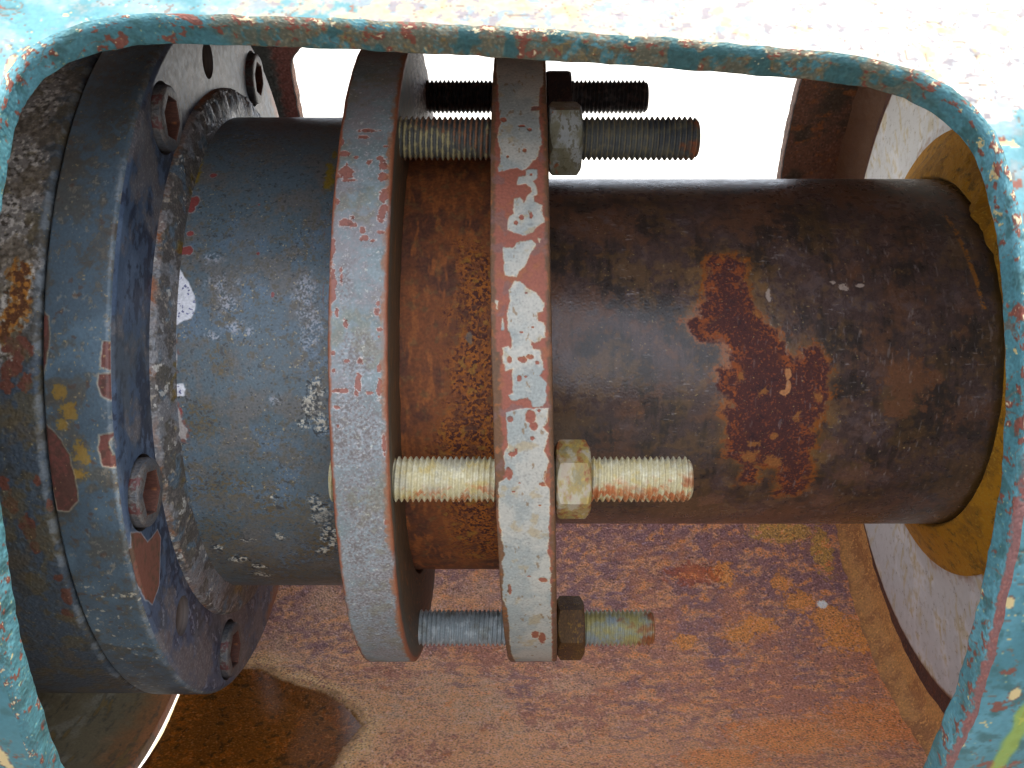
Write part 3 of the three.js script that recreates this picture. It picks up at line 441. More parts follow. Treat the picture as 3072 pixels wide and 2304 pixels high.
// ================================================================ welded sleeve with its two flanges
const boltA = [-21, 39, 99, -81], FX = -126;
{
  const t = thing('flanged_sleeve', 'blue-grey welded sleeve with a bolted flange and a stud flange', 'sleeve');
  // --- stud flange
  const R = 138, z4 = l => from(940, 150, 2.765, l), z5 = l => from(940, 700, 2.765, l), z6b = l => from(960, 1250, 2.2125, l);
  const chips = cylSpots([...z4([[240, 770, 14, 26], [270, 865, 50, 26], [465, 925, 24, 24], [590, 950, 36, 50], [580, 1050, 40, 40], [280, 1020, 70, 50], [300, 1080, 60, 12], [460, 670, 70, 16], [420, 720, 40, 16], [590, 1220, 34, 50], [575, 1350, 36, 70], [290, 1440, 60, 34], [330, 1390, 30, 24], [410, 1490, 30, 24], [430, 1560, 36, 20], [490, 1585, 26, 14], [205, 1260, 16, 20], [560, 895, 24, 16], [600, 800, 20, 12], [350, 890, 24, 14], [560, 1510, 30, 12]]), ...z5([[150, 130, 26, 110], [160, 430, 32, 150], [225, 300, 12, 24], [232, 385, 14, 44], [535, 580, 16, 20], [525, 645, 28, 30], [545, 800, 22, 20], [268, 735, 24, 36], [195, 640, 18, 44], [165, 1003, 18, 22], [275, 1062, 26, 15], [388, 1062, 32, 28], [170, 1145, 18, 22], [375, 1235, 32, 62], [220, 1305, 60, 22], [355, 1330, 18, 30], [470, 1325, 30, 14], [545, 1120, 16, 32], [545, 1290, 22, 80], [200, 1445, 30, 14], [203, 1595, 16, 16], [545, 858, 10, 12]]), ...z6b([[118, 62, 14, 12], [425, 200, 14, 60], [440, 700, 16, 20]])], R);
  const grimy = cylSpots(d2s([[775, 760, 45, 60], [770, 930, 70, 110], [780, 1080, 70, 90], [800, 1180, 70, 90], [820, 1290, 70, 80], [850, 1390, 70, 60], [745, 620, 20, 50]]), R);
  const pa = path([[-60.5, 106], [-60.5, R, 1], [-41, R, 1.4], [-41, 100.6, 0.8], [-60.5, 100.6]], 4);
  const mat = bakeRev(pa, 3.6, (a, x, r, p, o) => {
    const m = a * R_ * R, n1 = fb(p, 16, 4, 120), n2 = fb(p, 3, 4, 121), n3 = fb(p, 0.8, 2, 122), n4 = fb(p, 30, 3, 123);
    o.ro = 0.55; o.h = 0.6 + n3 * 0.08;
    if (r > R - 1.8) {
      o.r = 132; o.g = 142; o.b = 144; mix(o, [116, 126, 126], sm(-0.1, 0.3, n1 + n2 * 0.4)); 
      const grime = sm(-0.12, 0.22, n4 * 0.9 + n2 * 0.35 + n3 * 0.25 + 0.02); mix(o, [140, 132, 132], grime * 0.85); mix(o, [114, 106, 104], grime * sm(0.05, 0.35, n2 * 0.7 + n3) * 0.7); const dirt = sm(1.15, 0.6, spots(grimy, m, x) + n1 * 0.6 + n2 * 0.5), grain = fb(p, 0.9, 3, 128); mix(o, [138, 130, 130], dirt * sm(-0.35, 0.1, grain + n2 * 0.4) * 0.85); mix(o, [108, 100, 96], dirt * sm(0.02, 0.2, grain + n2 * 0.5) * 0.8); mix(o, [168, 164, 166], dirt * sm(0.14, 0.34, -grain + n3 * 0.3) * 0.4); mix(o, [176, 174, 176], sm(0.2, 0.4, n3 + n2 * 0.4) * 0.5);
      mix(o, [122, 116, 92], sm(0.1, 0.35, fb(p, 18, 4, 129) + n2 * 0.5 + n3 * 0.2) * 0.4);
      mix(o, [216, 214, 196], sm(0.36, 0.44, fb(p, 1.4, 3, 124)) * 0.5);
      const c = spots(chips, m, x) + n2 * 1.3 + n3 * 0.5, hole = sm(1.0, 0.88, c); mix(o, [222, 198, 186], sm(0.18, 0.05, Math.abs(c - 1.03)) * 0.6); mix(o, [146, 94, 82], hole); mix(o, [116, 72, 60], hole * sm(0, 0.3, n2)); o.h -= hole * 0.25;
      const e = Math.min(x + 60.5, -41 - x) + n2 * 0.9; mix(o, [142, 82, 58], sm(1.5, 0.5, e) * sm(-0.4, 0.1, n1 + 0.15)); mix(o, [150, 92, 60], sm(2.6, 1.6, -41 - x + n2 * 2.2) * 0.7 * sm(-0.2, 0.2, n1));
    } else {
      o.r = 92; o.g = 68; o.b = 42; const ring = fb([r * 1.4, p[1] * 0.12, p[2] * 0.12], 2.4, 4, 125); mix(o, [62, 56, 44], sm(-0.15, 0.25, ring)); mix(o, [124, 80, 44], sm(0.12, 0.4, ring + n2 * 0.3)); mix(o, [78, 84, 80], sm(129, 132, r + n2 * 5) * 0.6); mix(o, [138, 78, 52], sm(134, 137, r + n2 * 2) * 0.7);
      const torn = sm(58, 70, a + n1 * 6); if (torn > 0) { const fl = fb([r * 1.1, a * 0.5, 3], 2.4, 4, 126); mix(o, [150, 136, 140], torn * sm(-0.3, 0.1, fl)); mix(o, [74, 54, 56], torn * sm(0.06, 0.16, fl)); mix(o, [198, 182, 186], torn * sm(0.12, 0.22, -fl) * 0.9); o.h += torn * fl * 0.6; }
      o.h += ring * 0.2; o.ro = 0.6;
    }
    tint(o, 1 + n3 * 0.16);
  }, 0.0006);
  part('stud_flange', revolve(pa, { seg: 300, disp: (a, x, r) => { const q = fb([x, a * 2.4, r], 8, 3, 127) * 0.4; return [x > -43 || x < -59 ? q : 0, r > 130 ? q * 0.7 : 0]; } }), mat, t);
  // --- sleeve tube
  const RT = 106, tp = path([[FX + 1, RT], [-60, RT]], 3), z8 = l => from(380, 450, 1.951, l);
  const bare = [z8([[300, 690], [330, 720], [370, 790], [400, 860], [405, 910], [380, 990], [330, 1000], [290, 1030], [262, 990], [262, 860], [280, 740]]), z8([[255, 1370], [330, 1365], [348, 1400], [340, 1440], [290, 1445], [258, 1420]])].map(l => cylRegion(l, RT));
  const worn = z8([[240, 1010], [275, 1030], [292, 1090], [275, 1130], [295, 1200], [290, 1290], [250, 1320], [230, 1200]]), worn2 = z8([[255, 1430], [300, 1500], [330, 1590], [358, 1640], [350, 1700], [290, 1690], [250, 1560]]), wornR = [worn, worn2].map(l => cylRegion(l, RT));
  const red = cylSpots(z8([[400, 300, 34, 30], [375, 345, 30, 26], [350, 590, 40, 24], [375, 490, 20, 16], [508, 148, 22, 12], [768, 607, 10, 9], [855, 848, 10, 17], [315, 1530, 12, 24], [268, 1270, 20, 22], [775, 320, 6, 8]]), RT);
  const pale = cylSpots(z8([[560, 780, 110, 60], [640, 1030, 90, 50], [590, 900, 80, 80], [500, 1090, 60, 30], [720, 1060, 40, 26], [880, 1460, 50, 40], [1050, 850, 90, 160], [1080, 1050, 80, 160], [520, 640, 80, 40]]), RT);
  const crust = cylSpots([...z8([[1110, 1380, 60, 70], [1080, 1500, 60, 70], [1140, 1600, 50, 70], [1040, 1610, 40, 30]]), ...from(0, 1479, 2.011, [[1950, 150, 70, 80], [1990, 250, 60, 90], [1450, 400, 60, 22], [1560, 440, 50, 18], [1320, 330, 30, 20], [1500, 285, 50, 14], [1690, 260, 30, 22], [1640, 25, 30, 12], [1950, 350, 50, 24], [1580, 490, 60, 14], [1900, 60, 50, 60]])], RT);
  const muck = cylSpots(d2s([[500, 1190, 110, 60], [600, 1230, 140, 50], [690, 1160, 60, 80], [480, 1060, 60, 60], [560, 1110, 80, 40], [440, 900, 40, 50], [660, 1240, 90, 30], [480, 780, 30, 40]]), RT);
  const lich = cylSpots(z8([[410, 90, 34, 60], [400, 160, 30, 50], [1190, 130, 30, 70], [1180, 200, 34, 40], [430, 20, 40, 34], [1215, 30, 16, 40]]), RT);
  const tm = bakeRev(tp, 4.2, (a, x, r, p, o) => {
    const m = a * R_ * RT, n1 = fb(p, 16, 4, 130), n2 = fb(p, 3, 4, 131), n3 = fb(p, 0.8, 2, 132), n4 = fb(p, 28, 3, 133), n5 = fb(p, 1.5, 3, 134);
    o.r = 92; o.g = 106; o.b = 114; mix(o, [98, 116, 132], sm(-0.05, 0.3, n4)); mix(o, [78, 88, 92], sm(0, 0.35, n1)); o.ro = 0.36 + n2 * 0.12; o.h = 0.55 + n3 * 0.1;
    mix(o, [118, 112, 108], sm(-0.05, 0.3, n1 * 0.8 + n2 * 0.4 + 0.02) * 0.75);
    mix(o, [98, 88, 72], sm(0.1, 0.28, n2 * 0.6 + n5 * 0.6 + n4 * 0.3) * 0.75); mix(o, [58, 58, 58], sm(0.24, 0.4, -n5 + n2 * 0.2) * 0.7); mix(o, [196, 172, 128], sm(0.36, 0.44, fb(p, 0.9, 2, 135) + n4 * 0.2) * 0.8);
    const pk = sm(1.15, 0.4, spots(pale, m, x) + n2 * 0.9 + n3 * 0.6); mix(o, [176, 174, 182], pk * sm(-0.15, 0.25, n3 + n5 * 0.6) * 0.85);
    const low = sm(1.2, 0.6, spots(muck, m, x) + n1 * 0.7 + n2 * 0.6); mix(o, [98, 88, 72], low * sm(-0.12, 0.12, n5 + n2 * 0.6 + n3 * 0.3) * 0.85); mix(o, [74, 70, 66], low * sm(0.1, 0.24, -n5 + n3 * 0.3) * 0.8); mix(o, [116, 96, 66], low * sm(0.16, 0.34, n5 + n2 * 0.3) * 0.8);
    const ck = sm(1.1, 0.7, spots(crust, m, x) + n2 * 1.1 + n5 * 0.8); mix(o, [206, 196, 178], ck * sm(-0.05, 0.12, n5 + n3 * 0.4)); mix(o, [52, 52, 52], ck * sm(0.1, 0.25, -n5) * 0.7); o.h += ck * n5 * 0.6;
    mix(o, [106, 106, 104], sm(0.02, 0.3, fb(p, 24, 4, 137) + n2 * 0.4 + n3 * 0.4) * 0.5);
    mix(o, [146, 116, 26], sm(1.05, 0.6, spots(lich, m, x) + n2 * 0.9 + n3 * 0.8) * 0.8);
    const rc = spots(red, m, x) + n2 * 0.6; mix(o, [140, 70, 66], sm(1, 0.85, rc)); mix(o, [190, 170, 160], sm(0.14, 0.04, Math.abs(rc - 1.02)) * 0.5);
    for (const b of bare) { const d = b(m, x, 6) + n2 * 0.5; const k = sm(0.2, -0.3, d); mix(o, [226, 224, 228], k); mix(o, [86, 88, 128], k * sm(0.26, 0.34, n5 + n3 * 0.2)); if (k > 0) { o.h = 0.85 + n5 * 0.1; o.ro = 0.5; } }
    for (const b of wornR) { const d = b(m, x, 6) + n2 * 0.9; const k = sm(0.3, -0.4, d); mix(o, [168, 158, 152], k); mix(o, [140, 80, 70], sm(1.2, 0.2, Math.abs(d - 0.6)) * 0.6 * sm(0, 0.2, n2)); o.h += k * 0.2; }
    mix(o, [126, 82, 72], sm(0.25, 0.4, fb([x * 2, p[1] * 0.15, p[2] * 0.15], 1.5, 3, 136)) * sm(-76, -68, x) * sm(4, 12, a) * 0.6);
    tint(o, 1 + n3 * 0.2);
  }, 0.0006);
  part('sleeve_tube', revolve(tp), tm, t);
  // --- weld bead
  const wp = path([[FX, 118.6], [FX + 1.6, 117, 0.8], [FX + 3.2, 111.5, 2], [FX + 4.4, 107, 1], [FX + 5.2, 105.8]], 0.9);
  const wm = bakeRev(wp, 5, (a, x, r, p, o) => {
    const n1 = fb(p, 12, 4, 140), n2 = fb(p, 2.6, 4, 141), n3 = fb(p, 0.8, 2, 142);
    o.r = 88; o.g = 82; o.b = 78; mix(o, [112, 103, 96], sm(0, 0.3, n2 + n3 * 0.4)); mix(o, [90, 84, 76], sm(0.05, 0.35, n1)); mix(o, [88, 108, 124], sm(0.1, 0.3, fb(p, 8, 3, 143)) * 0.7); mix(o, [176, 162, 142], sm(0.26, 0.4, n2 - n1 * 0.3) * 0.6); mix(o, [150, 84, 44], sm(116.4, 118.4, r + n2 * 1.6) * sm(-0.1, 0.25, n1 + 0.05) * 0.9); mix(o, [160, 144, 112], sm(0.34, 0.44, fb(p, 1.2, 3, 144)) * 0.7);
    const sil = sm(0.04, 0.14, fb(p, 22, 3, 147) + n2 * 0.3); mix(o, [128, 127, 130], sil * 0.7); mix(o, [188, 182, 172], sm(0.33, 0.39, fb(p, 6, 4, 148) + n3 * 0.2) * 0.8); mix(o, [120, 92, 28], sm(0.2, 0.34, fb(p, 12, 3, 149)) * sm(111, 107, r) * 0.7);
    o.ro = 0.45 + n2 * 0.1 - sil * 0.15; o.h = 0.5 + n2 * 0.3 + n3 * 0.25; tint(o, 1 + n3 * 0.3);
  }, 0.0008);
  part('weld_bead', revolve(wp, { seg: 720, disp: (a, x, r) => {
    const k = (x - FX) / 5.2, bow = Math.sin(Math.PI * Math.min(1, Math.max(0, k))), L = a * R_ * 113, q = fb([L, k * 8, 2], 14, 3, 145), f = ((L + bow * 2.6 + q * 4) / 2.3), saw = f - Math.floor(f), am = 0.35 + 0.65 * sm(24, 40, a);
    const h = bow * (0.9 + q * 1.6 + am * (1.15 * saw)) + fb([L, k * 9, 5], 3, 3, 146) * 0.5 * bow; return [h * 0.7, h * 0.7]; } }), wm, t, 'rippled grey weld bead where tube meets flange');
  // --- bolted flange, bored for the screws and jacking holes
  const RF = 151, fp = path([[-148, 118], [-148, RF, 0.9], [-127.6, RF, 0.8], [FX, RF - 2.6, 0.6], [FX, 100, 0.4], [-148, 100, 0.4], [-148, 118]], 6);
  const z7 = l => from(0, 700, 1.844, l), z7b = l => from(0, 1479, 2.011, l);
  const chipP = [z7([[245, 1050], [290, 1090], [340, 1150], [380, 1230], [405, 1320], [425, 1420], [430, 1480], [380, 1540], [320, 1530], [290, 1400], [255, 1200]]), z7([[215, 400], [265, 460], [275, 560], [260, 680], [240, 780], [220, 600]]), z7([[570, 600], [612, 600], [614, 760], [560, 740], [555, 700]]), z7([[545, 780], [614, 775], [624, 930], [560, 900], [540, 840]]), z7([[550, 1120], [640, 1105], [600, 1160], [620, 1230], [650, 1240], [650, 1300], [570, 1290], [545, 1200]])].map(l => cylRegion(l, RF));
  const faceChip = region(z7b([[790, 240], [850, 240], [890, 300], [950, 225], [970, 270], [960, 560], [920, 670], [880, 640], [840, 540], [800, 480], [740, 400], [745, 370], [800, 330]]).map(([x, y]) => { const [a, r] = onFace(x, y, FX); return [r * Math.cos(a * R_), r * Math.sin(a * R_)]; }));
  const must = cylSpots(z7([[330, 880, 40, 60], [380, 990, 50, 70], [350, 1060, 40, 40], [450, 1220, 50, 90], [440, 1330, 50, 40]]), RF);
  const ochre = sp => 0;
  const fm = bakeRev(fp, 3.6, (a, x, r, p, o) => {
    const m = a * R_ * RF, n1 = fb(p, 18, 4, 150), n2 = fb(p, 3, 4, 151), n3 = fb(p, 0.8, 2, 152), n4 = fb(p, 30, 3, 153);
    o.ro = 0.45 + n2 * 0.1; o.h = 0.6 + n3 * 0.06;
    if (r > RF - 1 ) {
      o.r = 76; o.g = 90; o.b = 100; mix(o, [86, 104, 116], sm(0, 0.3, n4)); mix(o, [120, 126, 130], sm(-130, -128, x + n2 * 3) * sm(-0.1, 0.15, fb(p, 8, 4, 163) + n3 * 0.3) * 0.75); mix(o, [82, 78, 70], sm(0.05, 0.32, n1 + n2 * 0.5) * 0.75); mix(o, [150, 140, 124], sm(0.24, 0.36, n2 + n3 * 0.3) * 0.5); mix(o, [84, 60, 48], sm(0.3, 0.4, fb(p, 4, 4, 154)) * 0.6);
      mix(o, [74, 68, 60], sm(0.04, 0.26, fb(p, 20, 4, 161) * 0.8 + n2 * 0.5 + n3 * 0.5) * 0.65); mix(o, [200, 186, 160], sm(0.33, 0.42, fb(p, 2.2, 3, 155)) * sm(-24, -34, a) * 0.8);
      mix(o, [150, 112, 42], sm(1.05, 0.6, spots(must, m, x) + n2 * 1.0 + n3 * 0.8) * 0.75);
      for (const c of chipP) { const d = c(m, x, 5) + n2 * 0.6, k = sm(0.15, -0.25, d); mix(o, [106, 64, 56], k); mix(o, [84, 56, 48], k * sm(0, 0.3, n1 + n2)); mix(o, [180, 160, 130], sm(0.45, 0.1, Math.abs(d - 0.15)) * 0.5); o.h -= k * 0.3; }
      mix(o, [176, 150, 104], sm(0.38, 0.46, fb(p, 1.0, 2, 156) + n4 * 0.15) * 0.7);
    } else {
      const fl = fb([r * 0.9, a * 0.6, 1], 3, 4, 157), sl = fb([r * 1.1 + a * 0.5, a * 1.3, 4], 5, 4, 158);
      o.r = 66; o.g = 80; o.b = 100; mix(o, [80, 94, 114], sm(0, 0.3, n1)); if (x < -140) { o.r = 84; o.g = 62; o.b = 46; mix(o, [56, 48, 40], sm(0, 0.3, n2)); } mix(o, [38, 44, 60], sm(-0.02, 0.1, sl * 0.7 + n2 * 0.5 + n3 * 0.3 + sm(140, 122, r + n1 * 20) * 0.22 - 0.1) * 0.9); mix(o, [84, 84, 82], sm(0.1, 0.35, n4 + n2 * 0.3) * 0.5); mix(o, [168, 172, 184], sm(0.22, 0.34, sl + n3 * 0.4) * sm(-34, -44, a) * 0.6);
      const gr2 = sm(0.0, 0.2, fb(p, 26, 4, 162) + n2 * 0.2); mix(o, [108, 100, 98], gr2 * 0.7); mix(o, [84, 76, 78], gr2 * sm(0.12, 0.34, fb([r * 0.6, a * 2, 2], 3, 4, 159)) * 0.8); mix(o, [150, 138, 130], gr2 * sm(0.1, 0.3, n3) * 0.5);
      const d = faceChip(r * Math.cos(a * R_), r * Math.sin(a * R_), 5) + n2 * 0.5, k = sm(0.2, -0.2, d); mix(o, [120, 76, 62], k); mix(o, [96, 72, 56], k * sm(0, 0.3, n1 + n2)); mix(o, [176, 172, 170], sm(0.4, 0.1, Math.abs(d - 0.2)) * 0.6); o.h -= k * 0.3;
      const far = sm(106, 118, Math.abs(a) + n1 * 10) * sm(138, 146, r + n2 * 6); mix(o, [150, 88, 52], far * 0.9); mix(o, [132, 80, 60], sm(0.35, 0.4, fb(p, 7, 4, 160)) * sm(80, 95, Math.abs(a)));
      o.h += sl * 0.1;
    }
    tint(o, 1 + n3 * 0.18);
  }, 0.0006, {}, -150, 150);
  let ring = new Brush(revolve(fp, { seg: 200, t0: -150, t1: 150 }));
  const ev = new Evaluator(); ev.attributes = ['position', 'normal', 'uv']; ev.useGroups = false;
  const bore = (a, r, rad, x0, x1) => { const g = new THREE.CylinderGeometry(rad / 1000, rad / 1000, (x1 - x0) / 1000, 40); g.rotateZ(-Math.PI / 2); const [X, Y, Z] = P(a, r, (x0 + x1) / 2); g.translate(X, Y, Z); const uv = g.attributes.uv; for (let k = 0; k < uv.count; k++) uv.setXY(k, 0.045, 0.5 + uv.getY(k) * 0.02); return new Brush(g); };
  const bcr = 134;
  for (const a of boltA) ring = ev.evaluate(ring, bore(a, bcr, 13.2, -141, -120), SUBTRACTION);
  for (const a of [-50.5, 67]) ring = ev.evaluate(ring, bore(a, 131, 7.6, -143, -120), SUBTRACTION);
  ring.geometry.computeBoundingBox();
  part('bolted_flange', ring.geometry, fm, t);
  // socket head screws: knurled head with a hexagon socket
  const rows = [[-14, 11.9], [-9, 11.9], [-5, 11.9], [-1, 11.9], [1.8, 11.9], [2.6, 11.6], [3.1, 10.9], [3.2, 9.6]];
  const headAt = (hex, rad) => 0;
  const nS = 144, hexR = f => { const q = ((f % 60) + 60) % 60 - 30; return 7 / Math.cos(q * R_); };
  const screwHead = (a) => gridGeo(rows.length, nS, (i, j) => { const f = j / nS * 360; let [x, r] = i < rows.length ? rows[i] : [3.2, hexR(f) + 0.35]; if (i < 5) r -= (Math.floor(j) % 2 ? 0.34 : 0); const [bx, by, bz] = P(a, bcr, FX + x), t = (f + EL) * R_; return [[bx, by + r * Math.sin(t) / 1000, bz + r * Math.cos(t) / 1000], [i / rows.length, j / nS * 4]]; });
  const socket = (a) => gridGeo(4, nS, (i, j) => { const f = j / nS * 360, [x, k] = [[3.2, 0.35], [2.8, 0], [-5, 0], [-6, -2], [-7, -99]][i], r = k === -99 ? 0 : hexR(f) + k, [bx, by, bz] = P(a, bcr, FX + x), t = (f + EL) * R_; return [[bx, by + r * Math.sin(t) / 1000, bz + r * Math.cos(t) / 1000], [i / 4, j / nS * 4]]; });
  const hm = bake(128, 256, (u, v, o) => { const p = [u * 20, v * 20, 4], [n1, n2, n3] = rusty(p, o, 165, [92, 92, 96], [120, 112, 106], [86, 70, 62]); mix(o, [110, 62, 58], sm(0.34, 0.44, n1 + n2 * 0.3)); tint(o, 0.85); o.ro = 0.5; }, 0.0004);
  const sk = bake(128, 128, (u, v, o) => { const p = [u * 16, v * 16, 9]; rusty(p, o, 168, [92, 56, 44], [66, 42, 36], [122, 74, 44]); }, 0.0004);
  for (const a of boltA) { const s = part('socket_screw', screwHead(a), hm, t); part('hex_socket', toCreasedNormals(socket(a), 0.6), sk, s); }
  // screw stubs deep in the jacking holes
  for (const a of [-50.5, 67]) { const g = new THREE.CylinderGeometry(0.0068, 0.0074, 0.012, 24); g.rotateZ(-Math.PI / 2); const [X, Y, Z] = P(a, 131, -136.5); g.translate(X, Y, Z); part('jacking_screw', g, sk, t); }
  settle(t);
}

// ================================================================ bearing housing behind the bolted flange
{
  const t = thing('bearing_housing', 'speckled grey and rust flange of the bearing housing behind the bolted flange', 'housing'), R = 150.5;
  const pa = path([[-149.2, 110], [-149.2, R - 1.5, 0.6], [-150.8, R, 1], [-196, R, 2], [-199, R - 3], [-199, 110]].map(q => q).reverse(), 5);
  const z7 = l => from(0, 700, 1.844, l), orange = cylSpots(z7([[110, 230, 70, 90], [100, 330, 60, 60], [70, 470, 70, 90], [120, 420, 50, 90], [20, 560, 40, 70]]), R), red = cylSpots(z7([[100, 640, 80, 80], [60, 760, 70, 60], [140, 820, 40, 60], [40, 850, 40, 40], [20, 1380, 26, 50], [60, 1490, 40, 60], [208, 1368, 22, 34], [270, 1510, 16, 34], [150, 1610, 40, 50]]), R);
  const bareAt = cylRegion(d2s([[-80, 60], [170, 100], [120, 300], [98, 480], [90, 620], [84, 720], [60, 780], [-80, 800]]), R);
  const redLow = cylSpots(from(0, 1479, 2.011, [[180, 230, 40, 60], [210, 320, 34, 40], [400, 620, 40, 50], [410, 730, 34, 30], [350, 510, 30, 24]]), R);
  const mat = bakeRev(pa, 3.4, (a, x, r, p, o) => {
    const m = a * R_ * R, n1 = fb(p, 16, 4, 170), n2 = fb(p, 3, 4, 171), n3 = fb(p, 0.9, 2, 172), n5 = fb(p, 1.7, 3, 173), bareMetal = sm(3, -3, bareAt(m, x, 30) + n1 * 16 + n2 * 7);
    o.r = 66; o.g = 76; o.b = 86; mix(o, [80, 90, 98], sm(0, 0.3, n1)); mix(o, [60, 58, 54], sm(0.02, 0.3, n1 + n2 * 0.5) * 0.7);
    mix(o, [128, 120, 112], bareMetal); mix(o, [192, 182, 170], bareMetal * sm(0.05, 0.25, n5 + n2 * 0.4)); mix(o, [70, 62, 52], bareMetal * sm(0.1, 0.3, -n5 + n2 * 0.3)); mix(o, [92, 78, 60], sm(0.0, 0.25, fb(p, 14, 4, 175) + n2 * 0.4) * 0.6);
    mix(o, [168, 108, 40], sm(1.1, 0.6, spots(orange, m, x) + n2 * 0.9 + n5 * 0.6)); mix(o, [96, 56, 28], sm(1.0, 0.6, spots(orange, m, x) + 0.2 + n5 * 1.4)); mix(o, [106, 62, 48], sm(1.05, 0.8, spots(red, m, x) + n2 * 0.7 + n5 * 0.5)); mix(o, [92, 56, 44], sm(1.05, 0.8, spots(redLow, m, x) + n2 * 0.8));
    mix(o, [96, 82, 56], sm(0.1, 0.3, fb(p, 12, 4, 169) + n2 * 0.4) * 0.6); mix(o, [122, 128, 132], sm(-152, -150.8, x + n2 * 2) * sm(-0.05, 0.2, fb(p, 8, 4, 167)) * 0.7); mix(o, [180, 160, 110], sm(0.38, 0.46, fb(p, 0.9, 2, 174)) * 0.6);
    tint(o, 1 + n3 * 0.2); o.h = 0.5 + n5 * 0.3 + n3 * 0.15; o.ro = 0.62;
  }, 0.0008);
  part('housing_flange', revolve(pa), mat, t);
  const sp = path([[-183.5, 206], [-183.5, 199.5, 0.8], [-262, 197], [-262, 100]], 6);
  const smt = bakeRev(sp, 2, (a, x, r, p, o) => {
    const n1 = fb(p, 20, 4, 176), n2 = fb(p, 4, 4, 177), n3 = fb(p, 1, 2, 178), st = fb([x, p[1] * 0.2, p[2] * 0.2], 5, 4, 179);
    o.r = 112; o.g = 100; o.b = 74; mix(o, [128, 122, 104], sm(-0.1, 0.25, n1) ); mix(o, [136, 92, 50], sm(-212, -190, x + n1 * 14 + n2 * 6)); mix(o, [166, 104, 58], sm(-192, -185, x + n2 * 5) * 0.8); mix(o, [70, 66, 54], sm(0.05, 0.3, st + n2 * 0.3) * 0.6); mix(o, [150, 112, 44], sm(0.2, 0.4, st) * 0.5); tint(o, 1 + n3 * 0.25); o.h = 0.5 + n2 * 0.3; o.ro = 0.7;
  }, 0.0008, {}, -180, 180);
  part('casing_wall', revolve(sp, { t0: -180, t1: 180 }), smt, t);
  settle(t);
}

// ================================================================ studs and nuts
function studGeo(len, Rm = 8, pitch = 2) {
  const per = 8, nx = Math.round(len / pitch * per), na = 40;
  return gridGeo(nx + 3, na, (i, j) => {
    const f = j / na, th = f * 2 * Math.PI; let x, r;
    if (i <= nx) { x = i / nx * len; let ph = x / pitch - f; ph -= Math.floor(ph); const tri = Math.abs(ph - 0.5) * 2; r = Rm - 1.22 * Math.min(1, Math.max(0, tri * 1.35 - 0.16)); r = Math.min(r, Rm - 1.6 + (len - x) * 1.0, Rm - 0.4 + x * 0.6); }
    else { x = len + [0.15, 0.3, 0.35][i - nx - 1]; r = [Rm - 2.0, Rm - 4, 0.01][i - nx - 1]; }
    return [[x / 1000, r * Math.sin(th) / 1000, r * Math.cos(th) / 1000], [Math.min(1, x / len), f]];
  });
}
function nutGeo(h = 12, af = 24, bore = 7.7) {
  const n = 72, rows = 9; const g = gridGeo(rows, n, (i, j) => {
    const f = j / n * 360, q = ((f + 30) % 60 + 60) % 60 - 30, Rh = af / 2 / Math.cos(q * R_), r0 = af / 2 * 0.955, drop = Math.max(0.05, (Rh - r0) * 0.6), t = f * R_;
    const [x, r] = [[0, bore], [0, r0], [drop, Rh - 0.12], [drop + 0.5, Rh], [h / 2, Rh], [h / 2 + 0.1, Rh], [h - drop - 0.5, Rh], [h - drop, Rh - 0.12], [h, r0], [h, bore]][i];
    return [[x / 1000, r * Math.sin(t) / 1000, r * Math.cos(t) / 1000], [i === 0 ? 0.02 : i === rows ? 0.98 : 0.1 + 0.8 * x / h, j / n]];
  }); return toCreasedNormals(g, 0.5);
}
const rustTip = (o, u, v, p, k, from) => mix(o, [158, 84, 46], k * sm(from, from + 0.1, u + fb(p, 6, 3, 199) * 0.16));
